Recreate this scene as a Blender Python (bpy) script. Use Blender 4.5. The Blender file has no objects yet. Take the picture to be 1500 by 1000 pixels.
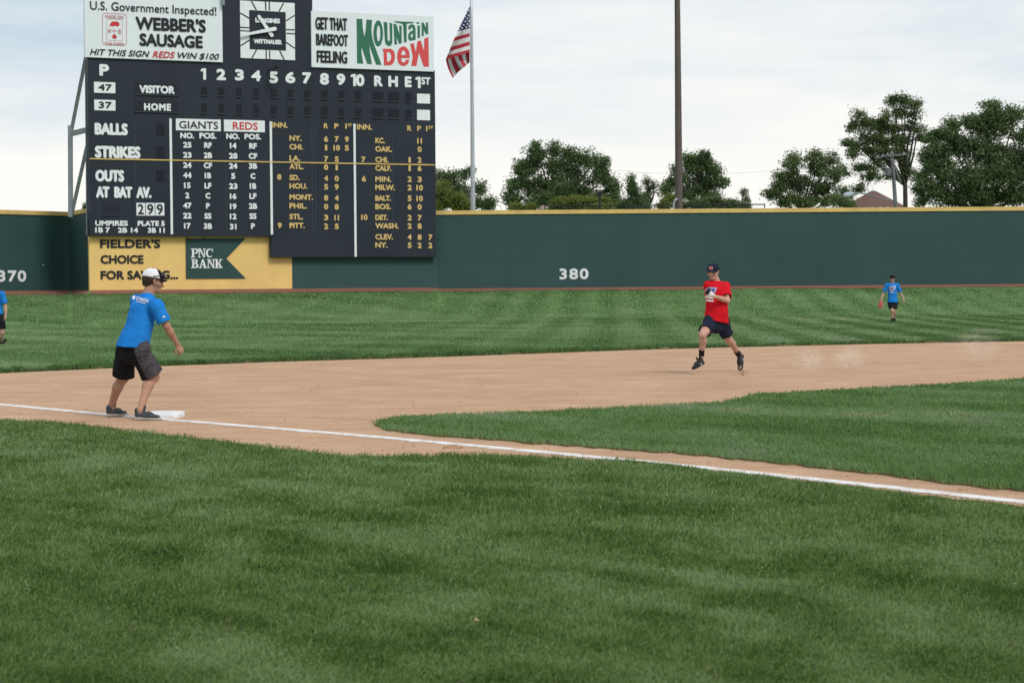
import bpy, math, random
import numpy as np
from mathutils import Vector, Matrix
from mathutils.bvhtree import BVHTree

# ------------------------------------------------------------------ camera
scn = bpy.context.scene
COL = scn.collection
FPX = 2887.0; CH = 1.41; PITCH = math.atan(79.0 / FPX); ROLL = 0.0075
_f = np.array([0, math.cos(PITCH), -math.sin(PITCH)])
_u0 = np.array([0, math.sin(PITCH), math.cos(PITCH)])
_r0 = np.array([1.0, 0, 0])
_r = math.cos(ROLL) * _r0 - math.sin(ROLL) * _u0
_u = math.cos(ROLL) * _u0 + math.sin(ROLL) * _r0
CAM = np.array([0, 0, CH])
cd = bpy.data.cameras.new('camera'); cam = bpy.data.objects.new('camera', cd); COL.objects.link(cam)
cam.matrix_world = Matrix(((_r[0], _u[0], -_f[0], 0), (_r[1], _u[1], -_f[1], 0), (_r[2], _u[2], -_f[2], CH), (0, 0, 0, 1)))
cd.sensor_width = 36; cd.lens = FPX / 1500 * 36; cd.clip_end = 6000; cd.clip_start = .1
cd.dof.use_dof = True; cd.dof.focus_distance = 27; cd.dof.aperture_fstop = 6.7
scn.camera = cam

# ------------------------------------------------------------------ sky, sun, exposure
SUN_EL, SUN_AZ = 46.0, 142.0        # azimuth clockwise from +Y
w = bpy.data.worlds.new('World'); scn.world = w; w.use_nodes = True
nt = w.node_tree; nt.nodes.clear()
def N(tree, t, **kw):
    n = tree.nodes.new(t)
    for k, v in kw.items():
        if k in ('inp',):
            for a, b in v.items(): n.inputs[a].default_value = b
        else: setattr(n, k, v)
    return n
L = nt.links.new
out = N(nt, 'ShaderNodeOutputWorld'); bg = N(nt, 'ShaderNodeBackground', inp={'Strength': .1}); L(bg.outputs[0], out.inputs[0])
sky = N(nt, 'ShaderNodeTexSky'); sky.sky_type = 'NISHITA'; sky.sun_disc = False
sky.sun_elevation = math.radians(SUN_EL); sky.sun_rotation = math.radians(SUN_AZ)
tc = N(nt, 'ShaderNodeTexCoord'); mp = N(nt, 'ShaderNodeMapping'); mp.inputs['Scale'].default_value = (3.2, 3.2, 16)
L(tc.outputs['Generated'], mp.inputs[0])
nz = N(nt, 'ShaderNodeTexNoise', inp={'Scale': 1.1, 'Detail': 8, 'Roughness': .55, 'Distortion': .35}); L(mp.outputs[0], nz.inputs[0])
mp2 = N(nt, 'ShaderNodeMapping'); mp2.inputs['Scale'].default_value = (1.6, 1.6, 6); mp2.inputs['Location'].default_value = (.35, .1, .2); L(tc.outputs['Generated'], mp2.inputs[0])
nz2 = N(nt, 'ShaderNodeTexNoise', inp={'Scale': 2.0, 'Detail': 5, 'Roughness': .5}); L(mp2.outputs[0], nz2.inputs[0])
sx = N(nt, 'ShaderNodeSeparateXYZ'); L(tc.outputs['Generated'], sx.inputs[0])
# cloud cover thins out above the bright band near the horizon
el = N(nt, 'ShaderNodeMapRange', inp={'From Min': .06, 'From Max': .165, 'To Min': 0, 'To Max': .58}); L(sx.outputs['Z'], el.inputs['Value'])
na = N(nt, 'ShaderNodeMath', operation='MULTIPLY_ADD'); L(nz.outputs[0], na.inputs[0]); na.inputs[1].default_value = 2.1; na.inputs[2].default_value = -1.05
nb = N(nt, 'ShaderNodeMath', operation='MULTIPLY_ADD'); L(nz2.outputs[0], nb.inputs[0]); nb.inputs[1].default_value = 2.0; nb.inputs[2].default_value = -1.02
ad = N(nt, 'ShaderNodeMath', operation='ADD'); L(na.outputs[0], ad.inputs[0]); L(nb.outputs[0], ad.inputs[1])
elm = N(nt, 'ShaderNodeMapRange', inp={'From Min': .03, 'From Max': .10, 'To Min': .05, 'To Max': 1}); L(sx.outputs['Z'], elm.inputs['Value'])
adm = N(nt, 'ShaderNodeMath', operation='MULTIPLY'); L(ad.outputs[0], adm.inputs[0]); L(elm.outputs[0], adm.inputs[1])
ad2 = N(nt, 'ShaderNodeMath', operation='ADD', use_clamp=True); L(adm.outputs[0], ad2.inputs[0]); L(el.outputs[0], ad2.inputs[1])
ramp = N(nt, 'ShaderNodeValToRGB'); L(ad2.outputs[0], ramp.inputs[0])
cr = ramp.color_ramp; cr.elements[0].position = 0; cr.elements[0].color = (1.06, 1.035, .985, 1)
cr.elements[1].position = 1; cr.elements[1].color = (.58, .70, .80, 1)
e = cr.elements.new(.45); e.color = (.86, .905, .93, 1)
sc10 = N(nt, 'ShaderNodeVectorMath', operation='SCALE'); L(ramp.outputs[0], sc10.inputs[0]); sc10.inputs['Scale'].default_value = 9.9
mx = N(nt, 'ShaderNodeMix', data_type='RGBA'); mx.inputs['Factor'].default_value = .93
L(sky.outputs[0], mx.inputs['A']); L(sc10.outputs[0], mx.inputs['B']); L(mx.outputs['Result'], bg.inputs['Color'])
sd = bpy.data.lights.new('sun', 'SUN'); sd.energy = 2.0; sd.angle = math.radians(16); sd.color = (1, .95, .88)
so = bpy.data.objects.new('sun', sd); COL.objects.link(so)
_a, _e = math.radians(SUN_AZ), math.radians(SUN_EL)
sdir = Vector((math.sin(_a) * math.cos(_e), math.cos(_a) * math.cos(_e), math.sin(_e)))
so.rotation_euler = sdir.to_track_quat('Z', 'Y').to_euler(); so.location = (-30, -40, 60)
scn.view_settings.view_transform = 'Standard'; scn.view_settings.look = 'None'
scn.view_settings.exposure = 0; scn.view_settings.gamma = 1
scn.cycles.max_bounces = 6; scn.cycles.transparent_max_bounces = 8; scn.cycles.volume_bounces = 1
rng = np.random.default_rng(7); random.seed(7)

# ------------------------------------------------------------------ pixel -> place helpers (photo pixels, 1500 x 1000)
def ray(px, py): return _f + _r * (px - 750) / FPX - _u * (py - 500) / FPX
def at(px, py, D):
    d = ray(px, py); return CAM + d * (D / d[1])
def gp(px, py, z=0.0):
    d = ray(px, py); return CAM + d * ((z - CH) / d[2])
def hor(px): return 421 - .0075 * (px - 750)

# ------------------------------------------------------------------ materials
def mat(name, c1, c2=None, scale=5, detail=4, stretch=(1, 1, 1), rough=.85, bump=0, bscale=60, spec=.25, lo=.35, hi=.65, coord='Object', transl=0, metallic=0):
    m = bpy.data.materials.new(name); m.use_nodes = True; t = m.node_tree
    b = t.nodes['Principled BSDF']; b.inputs['Roughness'].default_value = rough; b.inputs['Specular IOR Level'].default_value = spec
    b.inputs['Metallic'].default_value = metallic
    b.inputs['Base Color'].default_value = (*c1, 1)
    tcn = N(t, 'ShaderNodeTexCoord'); mpn = N(t, 'ShaderNodeMapping'); mpn.inputs['Scale'].default_value = stretch
    t.links.new(tcn.outputs[coord], mpn.inputs[0])
    if c2 is not None:
        n = N(t, 'ShaderNodeTexNoise', inp={'Scale': scale, 'Detail': detail, 'Roughness': .6}); t.links.new(mpn.outputs[0], n.inputs[0])
        r = N(t, 'ShaderNodeMapRange', inp={'From Min': lo, 'From Max': hi}); t.links.new(n.outputs[0], r.inputs['Value'])
        x = N(t, 'ShaderNodeMix', data_type='RGBA'); x.inputs['A'].default_value = (*c1, 1); x.inputs['B'].default_value = (*c2, 1)
        t.links.new(r.outputs[0], x.inputs['Factor']); t.links.new(x.outputs['Result'], b.inputs['Base Color'])
    if bump:
        n2 = N(t, 'ShaderNodeTexNoise', inp={'Scale': bscale, 'Detail': 4}); t.links.new(mpn.outputs[0], n2.inputs[0])
        bp = N(t, 'ShaderNodeBump', inp={'Strength': bump, 'Distance': .02}); t.links.new(n2.outputs[0], bp.inputs['Height']); t.links.new(bp.outputs[0], b.inputs['Normal'])
    return m

def tint_mat(name, cols, transl=.25, rough=.7, spec=.2):
    """colour ramp over the per-vertex attribute 'tint' (each blade or leaf has its own value)"""
    m = bpy.data.materials.new(name); m.use_nodes = True; t = m.node_tree
    b = t.nodes['Principled BSDF']; b.inputs['Roughness'].default_value = rough; b.inputs['Specular IOR Level'].default_value = spec
    a = N(t, 'ShaderNodeAttribute', attribute_name='tint'); r = N(t, 'ShaderNodeValToRGB'); t.links.new(a.outputs['Fac'], r.inputs[0])
    cr = r.color_ramp
    cr.elements[0].position = 0; cr.elements[0].color = (*cols[0], 1); cr.elements[1].position = 1; cr.elements[1].color = (*cols[-1], 1)
    for i, c in enumerate(cols[1:-1]):
        e = cr.elements.new((i + 1) / (len(cols) - 1)); e.color = (*c, 1)
    t.links.new(r.outputs[0], b.inputs['Base Color'])
    if transl:
        tr = N(t, 'ShaderNodeBsdfTranslucent'); t.links.new(r.outputs[0], tr.inputs[0])
        mxs = N(t, 'ShaderNodeMixShader'); mxs.inputs[0].default_value = transl
        o = t.nodes['Material Output']; t.links.new(b.outputs[0], mxs.inputs[1]); t.links.new(tr.outputs[0], mxs.inputs[2]); t.links.new(mxs.outputs[0], o.inputs[0])
    return m

WHITE = mat('white_paint', (.74, .77, .80), (.68, .71, .74), 1.2, rough=.6)
NAVY = mat('navy_board', (.014, .021, .032), (.020, .028, .042), .35, 5, (1, 1, .6), rough=.55, lo=.3, hi=.7)
INK = mat('black_paint', (.018, .020, .026), rough=.6)
DIMSLOT = mat('slot_shade', (.008, .011, .018), rough=.7)
GOLD = mat('gold_lettering', (.66, .47, .19), (.58, .42, .18), 2, rough=.6)
CREAM = mat('white_lettering', (.76, .80, .83), (.68, .72, .76), 2.5, rough=.6)
REDP = mat('red_paint', (.55, .04, .045), rough=.6)
PINKP = mat('pink_paint', (.62, .30, .33), rough=.6)
REDD = mat('logo_red', (.62, .075, .08), rough=.6)
GREEND = mat('logo_green', (.035, .155, .095), rough=.6)
YEL = mat('yellow_wall_paint', (.78, .55, .20), (.69, .48, .175), .8, 6, (1, 1, .5), rough=.7, bump=.1, bscale=3)
YCAP = mat('yellow_cap_paint', (.70, .50, .18), (.57, .40, .15), 1.2, 5, rough=.7)
BGREEN = mat('banner_green', (.022, .060, .058), (.028, .070, .066), 2, rough=.6)
STEEL = mat('galvanised_steel', (.30, .33, .36), (.22, .25, .28), 2, rough=.45, metallic=.5)
ALU = mat('pole_aluminium', (.50, .52, .56), (.42, .45, .50), 1, rough=.4, metallic=.3)
WOOD = mat('weathered_wood', (.145, .115, .105), (.085, .068, .062), 3, 6, (6, 6, .25), rough=.9, bump=.3)
BARK = mat('bark', (.055, .045, .04), (.03, .025, .022), 3, 5, (3, 3, .6), rough=.95, bump=.4, bscale=10)
DARKM = mat('dark_metal', (.02, .022, .028), rough=.5)

def wall_mat():
    m = mat('green_wall_paint', (.027, .070, .069), (.033, .081, .078), .25, 6, rough=.6, lo=.3, hi=.7)
    t = m.node_tree; b = t.nodes['Principled BSDF']
    uv = N(t, 'ShaderNodeUVMap'); uv.uv_map = 'UVMap'
    br = N(t, 'ShaderNodeTexBrick', inp={'Scale': 1, 'Mortar Size': .014, 'Mortar Smooth': .4, 'Brick Width': 2.44, 'Row Height': 1.30, 'Color1': (1, 1, 1, 1), 'Color2': (.93, .94, .94, 1), 'Mortar': (.72, .74, .74, 1)})
    br.offset = .5; t.links.new(uv.outputs[0], br.inputs['Vector'])
    mul = N(t, 'ShaderNodeMix', data_type='RGBA', blend_type='MULTIPLY'); mul.inputs['Factor'].default_value = 1
    src = b.inputs['Base Color'].links[0].from_socket
    t.links.new(src, mul.inputs['A']); t.links.new(br.outputs['Color'], mul.inputs['B']); t.links.new(mul.outputs['Result'], b.inputs['Base Color'])
    return m
WALLG = wall_mat()

# ------------------------------------------------------------------ object helpers
def thing(name, loc, label, cat, group=None):
    o = bpy.data.objects.new(name, None); COL.objects.link(o); o.location = loc; o.empty_display_size = .2
    o['label'] = label; o['category'] = cat
    if group: o['group'] = group
    return o
def tag(o, label=None, cat=None, group=None, kind=None):
    if label: o['label'] = label
    if cat: o['category'] = cat
    if group: o['group'] = group
    if kind: o['kind'] = kind
    return o
def rootloc(p):
    while p.parent: p = p.parent
    return np.array(p.location)
def mk(name, V, F, mats, parent=None, mi=None, smooth=False, base=None):
    """one mesh object from world-space vertices; base: origin for a top-level mesh"""
    V = np.asarray(V, dtype=np.float64).reshape(-1, 3)
    org = rootloc(parent) if parent else (np.array(base) if base is not None else np.zeros(3))
    me = bpy.data.meshes.new(name); me.from_pydata((V - org).tolist(), [], [tuple(int(i) for i in f) for f in F])
    for m in (mats if isinstance(mats, (list, tuple)) else [mats]): me.materials.append(m)
    if mi is not None: me.polygons.foreach_set('material_index', np.asarray(mi, dtype=np.int32))
    if smooth: me.polygons.foreach_set('use_smooth', np.ones(len(me.polygons), dtype=bool))
    me.update()
    o = bpy.data.objects.new(name, me); COL.objects.link(o)
    if parent: o.parent = parent
    else: o.location = org
    return o
def mkbig(name, V, nper, kind, mats, tint=None, base=None, parent=None):
    """fast mesh: V (n*nper,3); kind 'quad' (nper 4), 'blade' (nper 5: quad + tri)"""
    n = len(V) // nper; me = bpy.data.meshes.new(name)
    org = rootloc(parent) if parent else (np.array(base) if base is not None else np.zeros(3))
    me.vertices.add(len(V)); me.vertices.foreach_set('co', (V - org).astype(np.float32).ravel())
    b = (np.arange(n) * nper)[:, None]
    if kind == 'quad':
        loops = (b + np.array([0, 1, 2, 3])).ravel(); st = np.arange(n) * 4
    else:
        loops = (b + np.array([0, 1, 2, 3, 3, 2, 4])).ravel(); st = ((np.arange(n) * 7)[:, None] + np.array([0, 4])).ravel()
    me.loops.add(len(loops)); me.loops.foreach_set('vertex_index', loops.astype(np.int32))
    me.polygons.add(len(st)); me.polygons.foreach_set('loop_start', st.astype(np.int32))
    me.update(calc_edges=True); me.validate()
    if tint is not None:
        a = me.attributes.new('tint', 'FLOAT', 'POINT'); a.data.foreach_set('value', np.repeat(tint, nper).astype(np.float32))
    for m in (mats if isinstance(mats, (list, tuple)) else [mats]): me.materials.append(m)
    o = bpy.data.objects.new(name, me); COL.objects.link(o)
    if parent: o.parent = parent
    else: o.location = org
    return o
def prism(pts, off):
    """closed solid from a planar outline (world points) pushed along off"""
    pts = [np.array(p, float) for p in pts]; n = len(pts); off = np.array(off)
    V = pts + [p + off for p in pts]
    F = [list(range(n)), list(range(2 * n - 1, n - 1, -1))] + [[i, i + n, (i + 1) % n + n, (i + 1) % n] for i in range(n)]
    return V, F
def tube(path, radii, seg=10, cap=True):
    P = [np.array(p, float) for p in path]; V = []; F = []
    up = np.array([.3, .5, .81])
    for i, p in enumerate(P):
        d = P[min(i + 1, len(P) - 1)] - P[max(i - 1, 0)]; d /= np.linalg.norm(d) + 1e-9
        a = np.cross(d, up); a /= np.linalg.norm(a) + 1e-9; b = np.cross(d, a)
        r = radii[i] if hasattr(radii, '__len__') else radii
        for k in range(seg):
            t = 2 * math.pi * k / seg; V.append(p + (a * math.cos(t) + b * math.sin(t)) * r)
    for i in range(len(P) - 1):
        for k in range(seg):
            k2 = (k + 1) % seg; F.append([i * seg + k, i * seg + k2, (i + 1) * seg + k2, (i + 1) * seg + k])
    if cap: F.append(list(range(seg))[::-1]); F.append([(len(P) - 1) * seg + k for k in range(seg)])
    return V, F
def join(*vf):
    V = []; F = []
    for v, f in vf:
        o = len(V); V += list(v); F += [[i + o for i in q] for q in f]
    return V, F
def beam(a, b, wd, dp):
    a = np.array(a, float); b = np.array(b, float); d = b - a; d /= np.linalg.norm(d)
    s = np.cross(d, (0, 1, 0)); s /= np.linalg.norm(s); t = np.cross(d, s)
    q = [a + s * wd / 2 + t * dp / 2, a - s * wd / 2 + t * dp / 2, a - s * wd / 2 - t * dp / 2, a + s * wd / 2 - t * dp / 2]
    return prism(q, b - a)
def noise2(x, y, seed=0):
    """smooth value noise"""
    r = np.random.default_rng(seed).random((256, 256)); xi = np.floor(x).astype(int); yi = np.floor(y).astype(int)
    fx = x - xi; fy = y - yi; fx = fx * fx * (3 - 2 * fx); fy = fy * fy * (3 - 2 * fy)
    g = lambda a, b: r[a % 256, b % 256]
    return (g(xi, yi) * (1 - fx) + g(xi + 1, yi) * fx) * (1 - fy) + (g(xi, yi + 1) * (1 - fx) + g(xi + 1, yi + 1) * fx) * fy
def fbm(x, y, seed=0, oct=4):
    s = 0; a = .5
    for i in range(oct): s = s + a * noise2(x * 2 ** i, y * 2 ** i, seed + i); a /= 2
    return s / (1 - .5 ** oct)

# ------------------------------------------------------------------ the field: plan of the wall, terrace height
def plan(px, D): p = at(px, 421, D); return np.array([p[0], D])
wl0 = plan(0, 101.9); wl1 = plan(103, 105.4)
W = [wl0 + (wl0 - wl1) * 9, wl1, plan(131.5, 100.35)]
w4 = plan(640.5, 107.6)
W += [w4, plan(640.6, 108.4), plan(3300, 108.4)]
WALL_H = 4.2; BASE_Z = 1.42
def wall_D(px):
    k = (px - 750) / FPX
    # plan ray X = k*D, intersect polyline
    best = None
    for a, b in zip(W[:-1], W[1:]):
        da = a[0] - k * a[1]; db = b[0] - k * b[1]
        if da * db <= 0 and da != db:
            t = da / (da - db); D = a[1] + (b[1] - a[1]) * t
            best = D if best is None else min(best, D)
    return best if best else 104.0
ARC = [(-2200, 655), (-1500, 612), (-800, 577), (-300, 557), (0, 546), (200, 537), (400, 529.5), (560, 525), (700, 520.5), (850, 515), (1000, 510), (1150, 506.5), (1300, 503), (1500, 499.5), (1900, 495), (2400, 492), (3200, 491)]
_ax = np.array([a[0] for a in ARC], float); _ay = np.array([a[1] for a in ARC], float)
def arc_D(px): return float(gp(px, np.interp(px, _ax, _ay))[1])
def ramp_z(s):
    """terrace: height against the distance in front of the wall"""
    t = np.clip(1 - s / 24.0, 0, 1); return .04 + (BASE_Z - .04) * (t ** 1.35)

# grass colours
G_FORE = tint_mat('fore_grass_blades', [(.044, .098, .018), (.100, .182, .034), (.152, .244, .060), (.205, .300, .140), (.42, .40, .22)], .32)
G_IN = tint_mat('infield_grass_blades', [(.056, .110, .034), (.098, .180, .048), (.140, .237, .076), (.198, .292, .150), (.32, .33, .18)], .32)
G_OUT = tint_mat('outfield_grass_blades', [(.050, .108, .032), (.090, .168, .052), (.155, .240, .098), (.250, .330, .180), (.30, .36, .22)], .28)
def turf_mat(name, a, b, c, vp=None):
    m = mat(name, a, b, 1.3, 6, (.35, 1.6, 1), rough=.95, bump=.5, bscale=30, spec=.1)
    t = m.node_tree; bs = t.nodes['Principled BSDF']; src = bs.inputs['Base Color'].links[0].from_socket
    tcn = N(t, 'ShaderNodeTexCoord'); mpn = N(t, 'ShaderNodeMapping'); mpn.inputs['Rotation'].default_value = (0, 0, math.radians(3)); t.links.new(tcn.outputs['Object'], mpn.inputs[0])
    wv = N(t, 'ShaderNodeTexWave', wave_type='BANDS', bands_direction='X', inp={'Scale': .16, 'Distortion': 1.2, 'Detail': 2, 'Detail Scale': .6}); t.links.new(mpn.outputs[0], wv.inputs[0])  # mowing bands: light off leaning blades put into the turf colour
    x = N(t, 'ShaderNodeMix', data_type='RGBA'); t.links.new(wv.outputs['Fac'], x.inputs['Factor'])
    mlt = N(t, 'ShaderNodeMix', data_type='RGBA', blend_type='MULTIPLY'); mlt.inputs['Factor'].default_value = 1
    x.inputs['A'].default_value = (.86, .88, .84, 1); x.inputs['B'].default_value = (*c, 1)
    t.links.new(src, mlt.inputs['A']); t.links.new(x.outputs['Result'], mlt.inputs['B']); t.links.new(mlt.outputs['Result'], bs.inputs['Base Color'])
    return m
T_OUT = turf_mat('outfield_turf', (.085, .165, .055), (.14, .235, .095), (1.12, 1.10, 1.12))
T_FORE = mat('foreground_turf', (0.042, 0.070, 0.025), (0.077, 0.119, 0.042), 6, 5, rough=.95, spec=.1)
T_IN = mat('infield_turf', (0.063, 0.119, 0.042), (0.105, 0.182, 0.070), 4, 5, (.6, 1.5, 1), rough=.95, spec=.1)
SOIL = mat('turf_edge_soil', (.19, .14, .08), (.10, .11, .045), 9, 4, rough=1)
def dirt_mat():
    m = mat('infield_dirt', (.440, .272, .170), (.535, .350, .232), 1.6, 10, (.5, 1.4, 1), rough=.97, bump=.35, bscale=45, spec=.1)
    t = m.node_tree; bs = t.nodes['Principled BSDF']; src = bs.inputs['Base Color'].links[0].from_socket
    tcn = N(t, 'ShaderNodeTexCoord')
    mpn = N(t, 'ShaderNodeMapping'); mpn.inputs['Scale'].default_value = (.7, 3.5, 1); t.links.new(tcn.outputs['Object'], mpn.inputs[0])
    n = N(t, 'ShaderNodeTexNoise', inp={'Scale': 3.2, 'Detail': 6, 'Roughness': .65}); t.links.new(mpn.outputs[0], n.inputs[0])
    r = N(t, 'ShaderNodeMapRange', inp={'From Min': .55, 'From Max': .70}); t.links.new(n.outputs[0], r.inputs['Value'])
    x = N(t, 'ShaderNodeMix', data_type='RGBA'); x.inputs['B'].default_value = (.63, .46, .335, 1); t.links.new(r.outputs[0], x.inputs['Factor']); t.links.new(src, x.inputs['A'])
    n2 = N(t, 'ShaderNodeTexNoise', inp={'Scale': 42, 'Detail': 5, 'Roughness': .75}); t.links.new(tcn.outputs['Object'], n2.inputs[0])
    r2 = N(t, 'ShaderNodeMapRange', inp={'From Min': .3, 'From Max': .7, 'To Min': .74, 'To Max': 1.18}); t.links.new(n2.outputs[0], r2.inputs['Value'])
    mlt = N(t, 'ShaderNodeVectorMath', operation='SCALE'); t.links.new(x.outputs['Result'], mlt.inputs[0]); t.links.new(r2.outputs[0], mlt.inputs['Scale'])
    n3 = N(t, 'ShaderNodeTexNoise', inp={'Scale': .55, 'Detail': 7, 'Roughness': .62, 'Distortion': .6}); t.links.new(tcn.outputs['Object'], n3.inputs[0])
    r3 = N(t, 'ShaderNodeMapRange', inp={'From Min': .3, 'From Max': .7, 'To Min': .88, 'To Max': 1.07}); t.links.new(n3.outputs[0], r3.inputs['Value'])
    ml3 = N(t, 'ShaderNodeVectorMath', operation='SCALE'); t.links.new(mlt.outputs[0], ml3.inputs[0]); t.links.new(r3.outputs[0], ml3.inputs['Scale'])
    t.links.new(ml3.outputs[0], bs.inputs['Base Color'])
    return m
DIRT = dirt_mat()

# ground sheet to the horizon
g = 2500.0
tag(mk('ground', [(-g, -g, -.1), (g, -g, -.1), (g, g, -.1), (-g, g, -.1)], [[0, 1, 2, 3]], mat('ground_grass', (.05, .09, .035), (.08, .12, .05), .05, 6, rough=1)), kind='structure')
# infield dirt
_pts = [gp(a, b) for a, b in ARC]; _pts = [np.array([p[0], p[1] + .5, 0]) for p in _pts]
_pts = [(-60, -5, 0), (-60, _pts[0][1], 0)] + _pts + [(70, _pts[-1][1], 0), (70, -5, 0)]
tag(mk('infield_dirt', _pts, [list(range(len(_pts)))[::-1]], DIRT), kind='structure')
# outfield turf with its terrace, out past the wall
cols = np.concatenate([np.arange(-2200, -300, 100), np.arange(-300, 1800, 12), np.arange(1800, 3201, 100)])
V = []; rows = 46
for c in cols:
    k = (c - 750) / FPX; a = arc_D(c); wd = wall_D(c)
    edge = (.10 * math.sin(c * .031) + .07 * math.sin(c * .113 + 1) + .05 * math.sin(c * .29)) * (a / 40) ** 2
    Ds = [a + edge, a + edge] + list(a + .12 + (wd - a) * (np.arange(1, rows) / (rows - 1)) ** .9) + [wd + 60, wd + 500]
    for i, D in enumerate(Ds):
        s = wd - D
        z = -.01 if i == 0 else (float(ramp_z(s)) if D < wd + 1 else (BASE_Z if D < wd + 61 else -.05))
        V.append((k * D, D, z))
nr = rows + 3
F = [[i * nr + j, (i + 1) * nr + j, (i + 1) * nr + j + 1, i * nr + j + 1] for i in range(len(cols) - 1) for j in range(nr - 1)]
mi = [1 if j == 0 else 0 for i in range(len(cols) - 1) for j in range(nr - 1)]
tag(mk('outfield_turf', V, F, [T_OUT, SOIL], mi=mi), kind='structure')
# warning track hugging the wall
V = []; F = []
cs = np.arange(-600, 2100, 15)
for c in cs:
    k = (c - 750) / FPX; wd = wall_D(c); wob = .25 * math.sin(c * .021) + .15 * math.sin(c * .083)
    for s in (-.05, 1.2, 2.5 + wob):
        D = wd - s; V.append((k * D, D, float(ramp_z(max(s, 0))) + .02))
F = [[i * 3 + j, i * 3 + j + 1, i * 3 + 4 + j, i * 3 + 3 + j] for i in range(len(cs) - 1) for j in range(2)]
tag(mk('warning_track', V, F, mat('track_dirt', (.25, .105, .075), (.20, .09, .062), 1, 5, rough=1)), kind='structure')

FORE_EDGE = [(-900, 585), (-600, 594), (-300, 604), (0, 617), (60, 619), (120, 624), (200, 635), (300, 646), (380, 656), (440, 664), (490, 669), (560, 671), (620, 670), (680, 668.5), (740, 670), (800, 672), (860, 676), (900, 676), (940, 679), (980, 684), (1060, 693.5), (1150, 703.5), (1250, 715), (1350, 727.5), (1420, 736.5), (1500, 746.5), (1800, 780), (2300, 842)]
def ragged(E_, amp, seed, close=False):
    P_ = []
    E2 = list(E_) + ([E_[0]] if close else [])
    for (x0, y0), (x1, y1) in zip(E2[:-1], E2[1:]):
        n_ = max(1, int(abs(x1 - x0) / 7))
        for k in range(n_): P_.append((x0 + (x1 - x0) * k / n_, y0 + (y1 - y0) * k / n_))
    if not close: P_.append(E2[-1])
    P_ = np.array(P_); j = (fbm(P_[:, 0] * .06 + 400, P_[:, 1] * .06 + 400, seed, 4) - .5) * 2 * amp
    P_[:, 1] += j * (P_[:, 1] - 420) / 220
    return [tuple(p) for p in P_]
FORE = [gp(a, b)[:2] for a, b in ragged(FORE_EDGE, 2.6, 61)] + [np.array([9, 2.]), np.array([-20, 2.])]
IN_EDGE = [(549, 623), (556, 617), (575, 613.5), (600, 611.5), (700, 608.5), (800, 604), (900, 599.5), (1000, 594), (1060, 591), (1082, 587), (1094, 581), (1110, 578.5), (1160, 576), (1230, 572.5), (1300, 568.5), (1400, 562.5), (1500, 556), (1800, 539), (2300, 513), (2600, 800), (1900, 766), (1700, 744), (1500, 721), (1400, 710), (1300, 697), (1200, 686), (1100, 675), (1000, 665.5), (920, 660), (840, 654), (760, 648), (700, 643), (640, 639), (600, 635), (565, 630)]
INF = [gp(a, b)[:2] for a, b in ragged(IN_EDGE, 2.2, 71, True)]
def turf(name, poly, z, m):
    n = len(poly); V = [(p[0], p[1], z) for p in poly] + [(p[0], p[1], -.02) for p in poly]
    ar = sum(poly[i][0] * poly[(i + 1) % n][1] - poly[(i + 1) % n][0] * poly[i][1] for i in range(n))
    top = list(range(n)) if ar > 0 else list(range(n))[::-1]
    F = [top] + [[i, (i + 1) % n, (i + 1) % n + n, i + n] for i in range(n)]
    return tag(mk(name, V, F, [m, SOIL], mi=[0] + [1] * n), kind='structure')
turf('foreground_turf', FORE, .018, T_FORE)
turf('infield_turf', INF, .018, T_IN)

def inside(poly, X, Y):
    r = np.zeros(len(X), bool); n = len(poly)
    for i in range(n):
        x1, y1 = poly[i]; x2, y2 = poly[(i + 1) % n]
        c = ((y1 > Y) != (y2 > Y)) & (X < (x2 - x1) * (Y - y1) / (y2 - y1 + 1e-12) + x1); r ^= c
    return r
def pixgrid(n, x0, x1, y0, y1, rg):
    px = rg.uniform(x0, x1, n); py = rg.uniform(y0, y1, n)
    d = _f[None] + _r[None] * ((px - 750) / FPX)[:, None] - _u[None] * ((py - 500) / FPX)[:, None]
    t = -CH / d[:, 2]; ok = (t > 0); P = CAM[None] + d * t[:, None]
    return P[ok, 0], P[ok, 1], px[ok], py[ok]
FL = np.array([-.668, .744]); FN = np.array([.744, .668])     # along the foul line / across it
def blades(name, X, Y, Z, hgt, wid, tint, m, rg, lean=.6, leandir=None):
    n = len(X); yaw = rg.uniform(0, 2 * math.pi, n)
    la = rg.normal(0, 1, n) * .9 + (leandir if leandir is not None else 0); lm = np.abs(rg.normal(lean, .3, n)) * hgt
    sx_, sy_ = np.cos(yaw) * wid / 2, np.sin(yaw) * wid / 2
    dx, dy = np.cos(la) * lm, np.sin(la) * lm
    V = np.empty((n, 5, 3))
    V[:, 0] = np.stack([X - sx_, Y - sy_, Z], 1); V[:, 1] = np.stack([X + sx_, Y + sy_, Z], 1)
    mx_, my_, mz = X + dx * .3, Y + dy * .3, Z + hgt * .62
    V[:, 2] = np.stack([mx_ + sx_ * .8, my_ + sy_ * .8, mz], 1); V[:, 3] = np.stack([mx_ - sx_ * .8, my_ - sy_ * .8, mz], 1)
    V[:, 4] = np.stack([X + dx, Y + dy, Z + hgt * np.clip(1.05 - .35 * lm / hgt, .45, 1)], 1)
    o = mkbig(name, V.reshape(-1, 3), 5, 'blade', m, tint)
    return o
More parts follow.
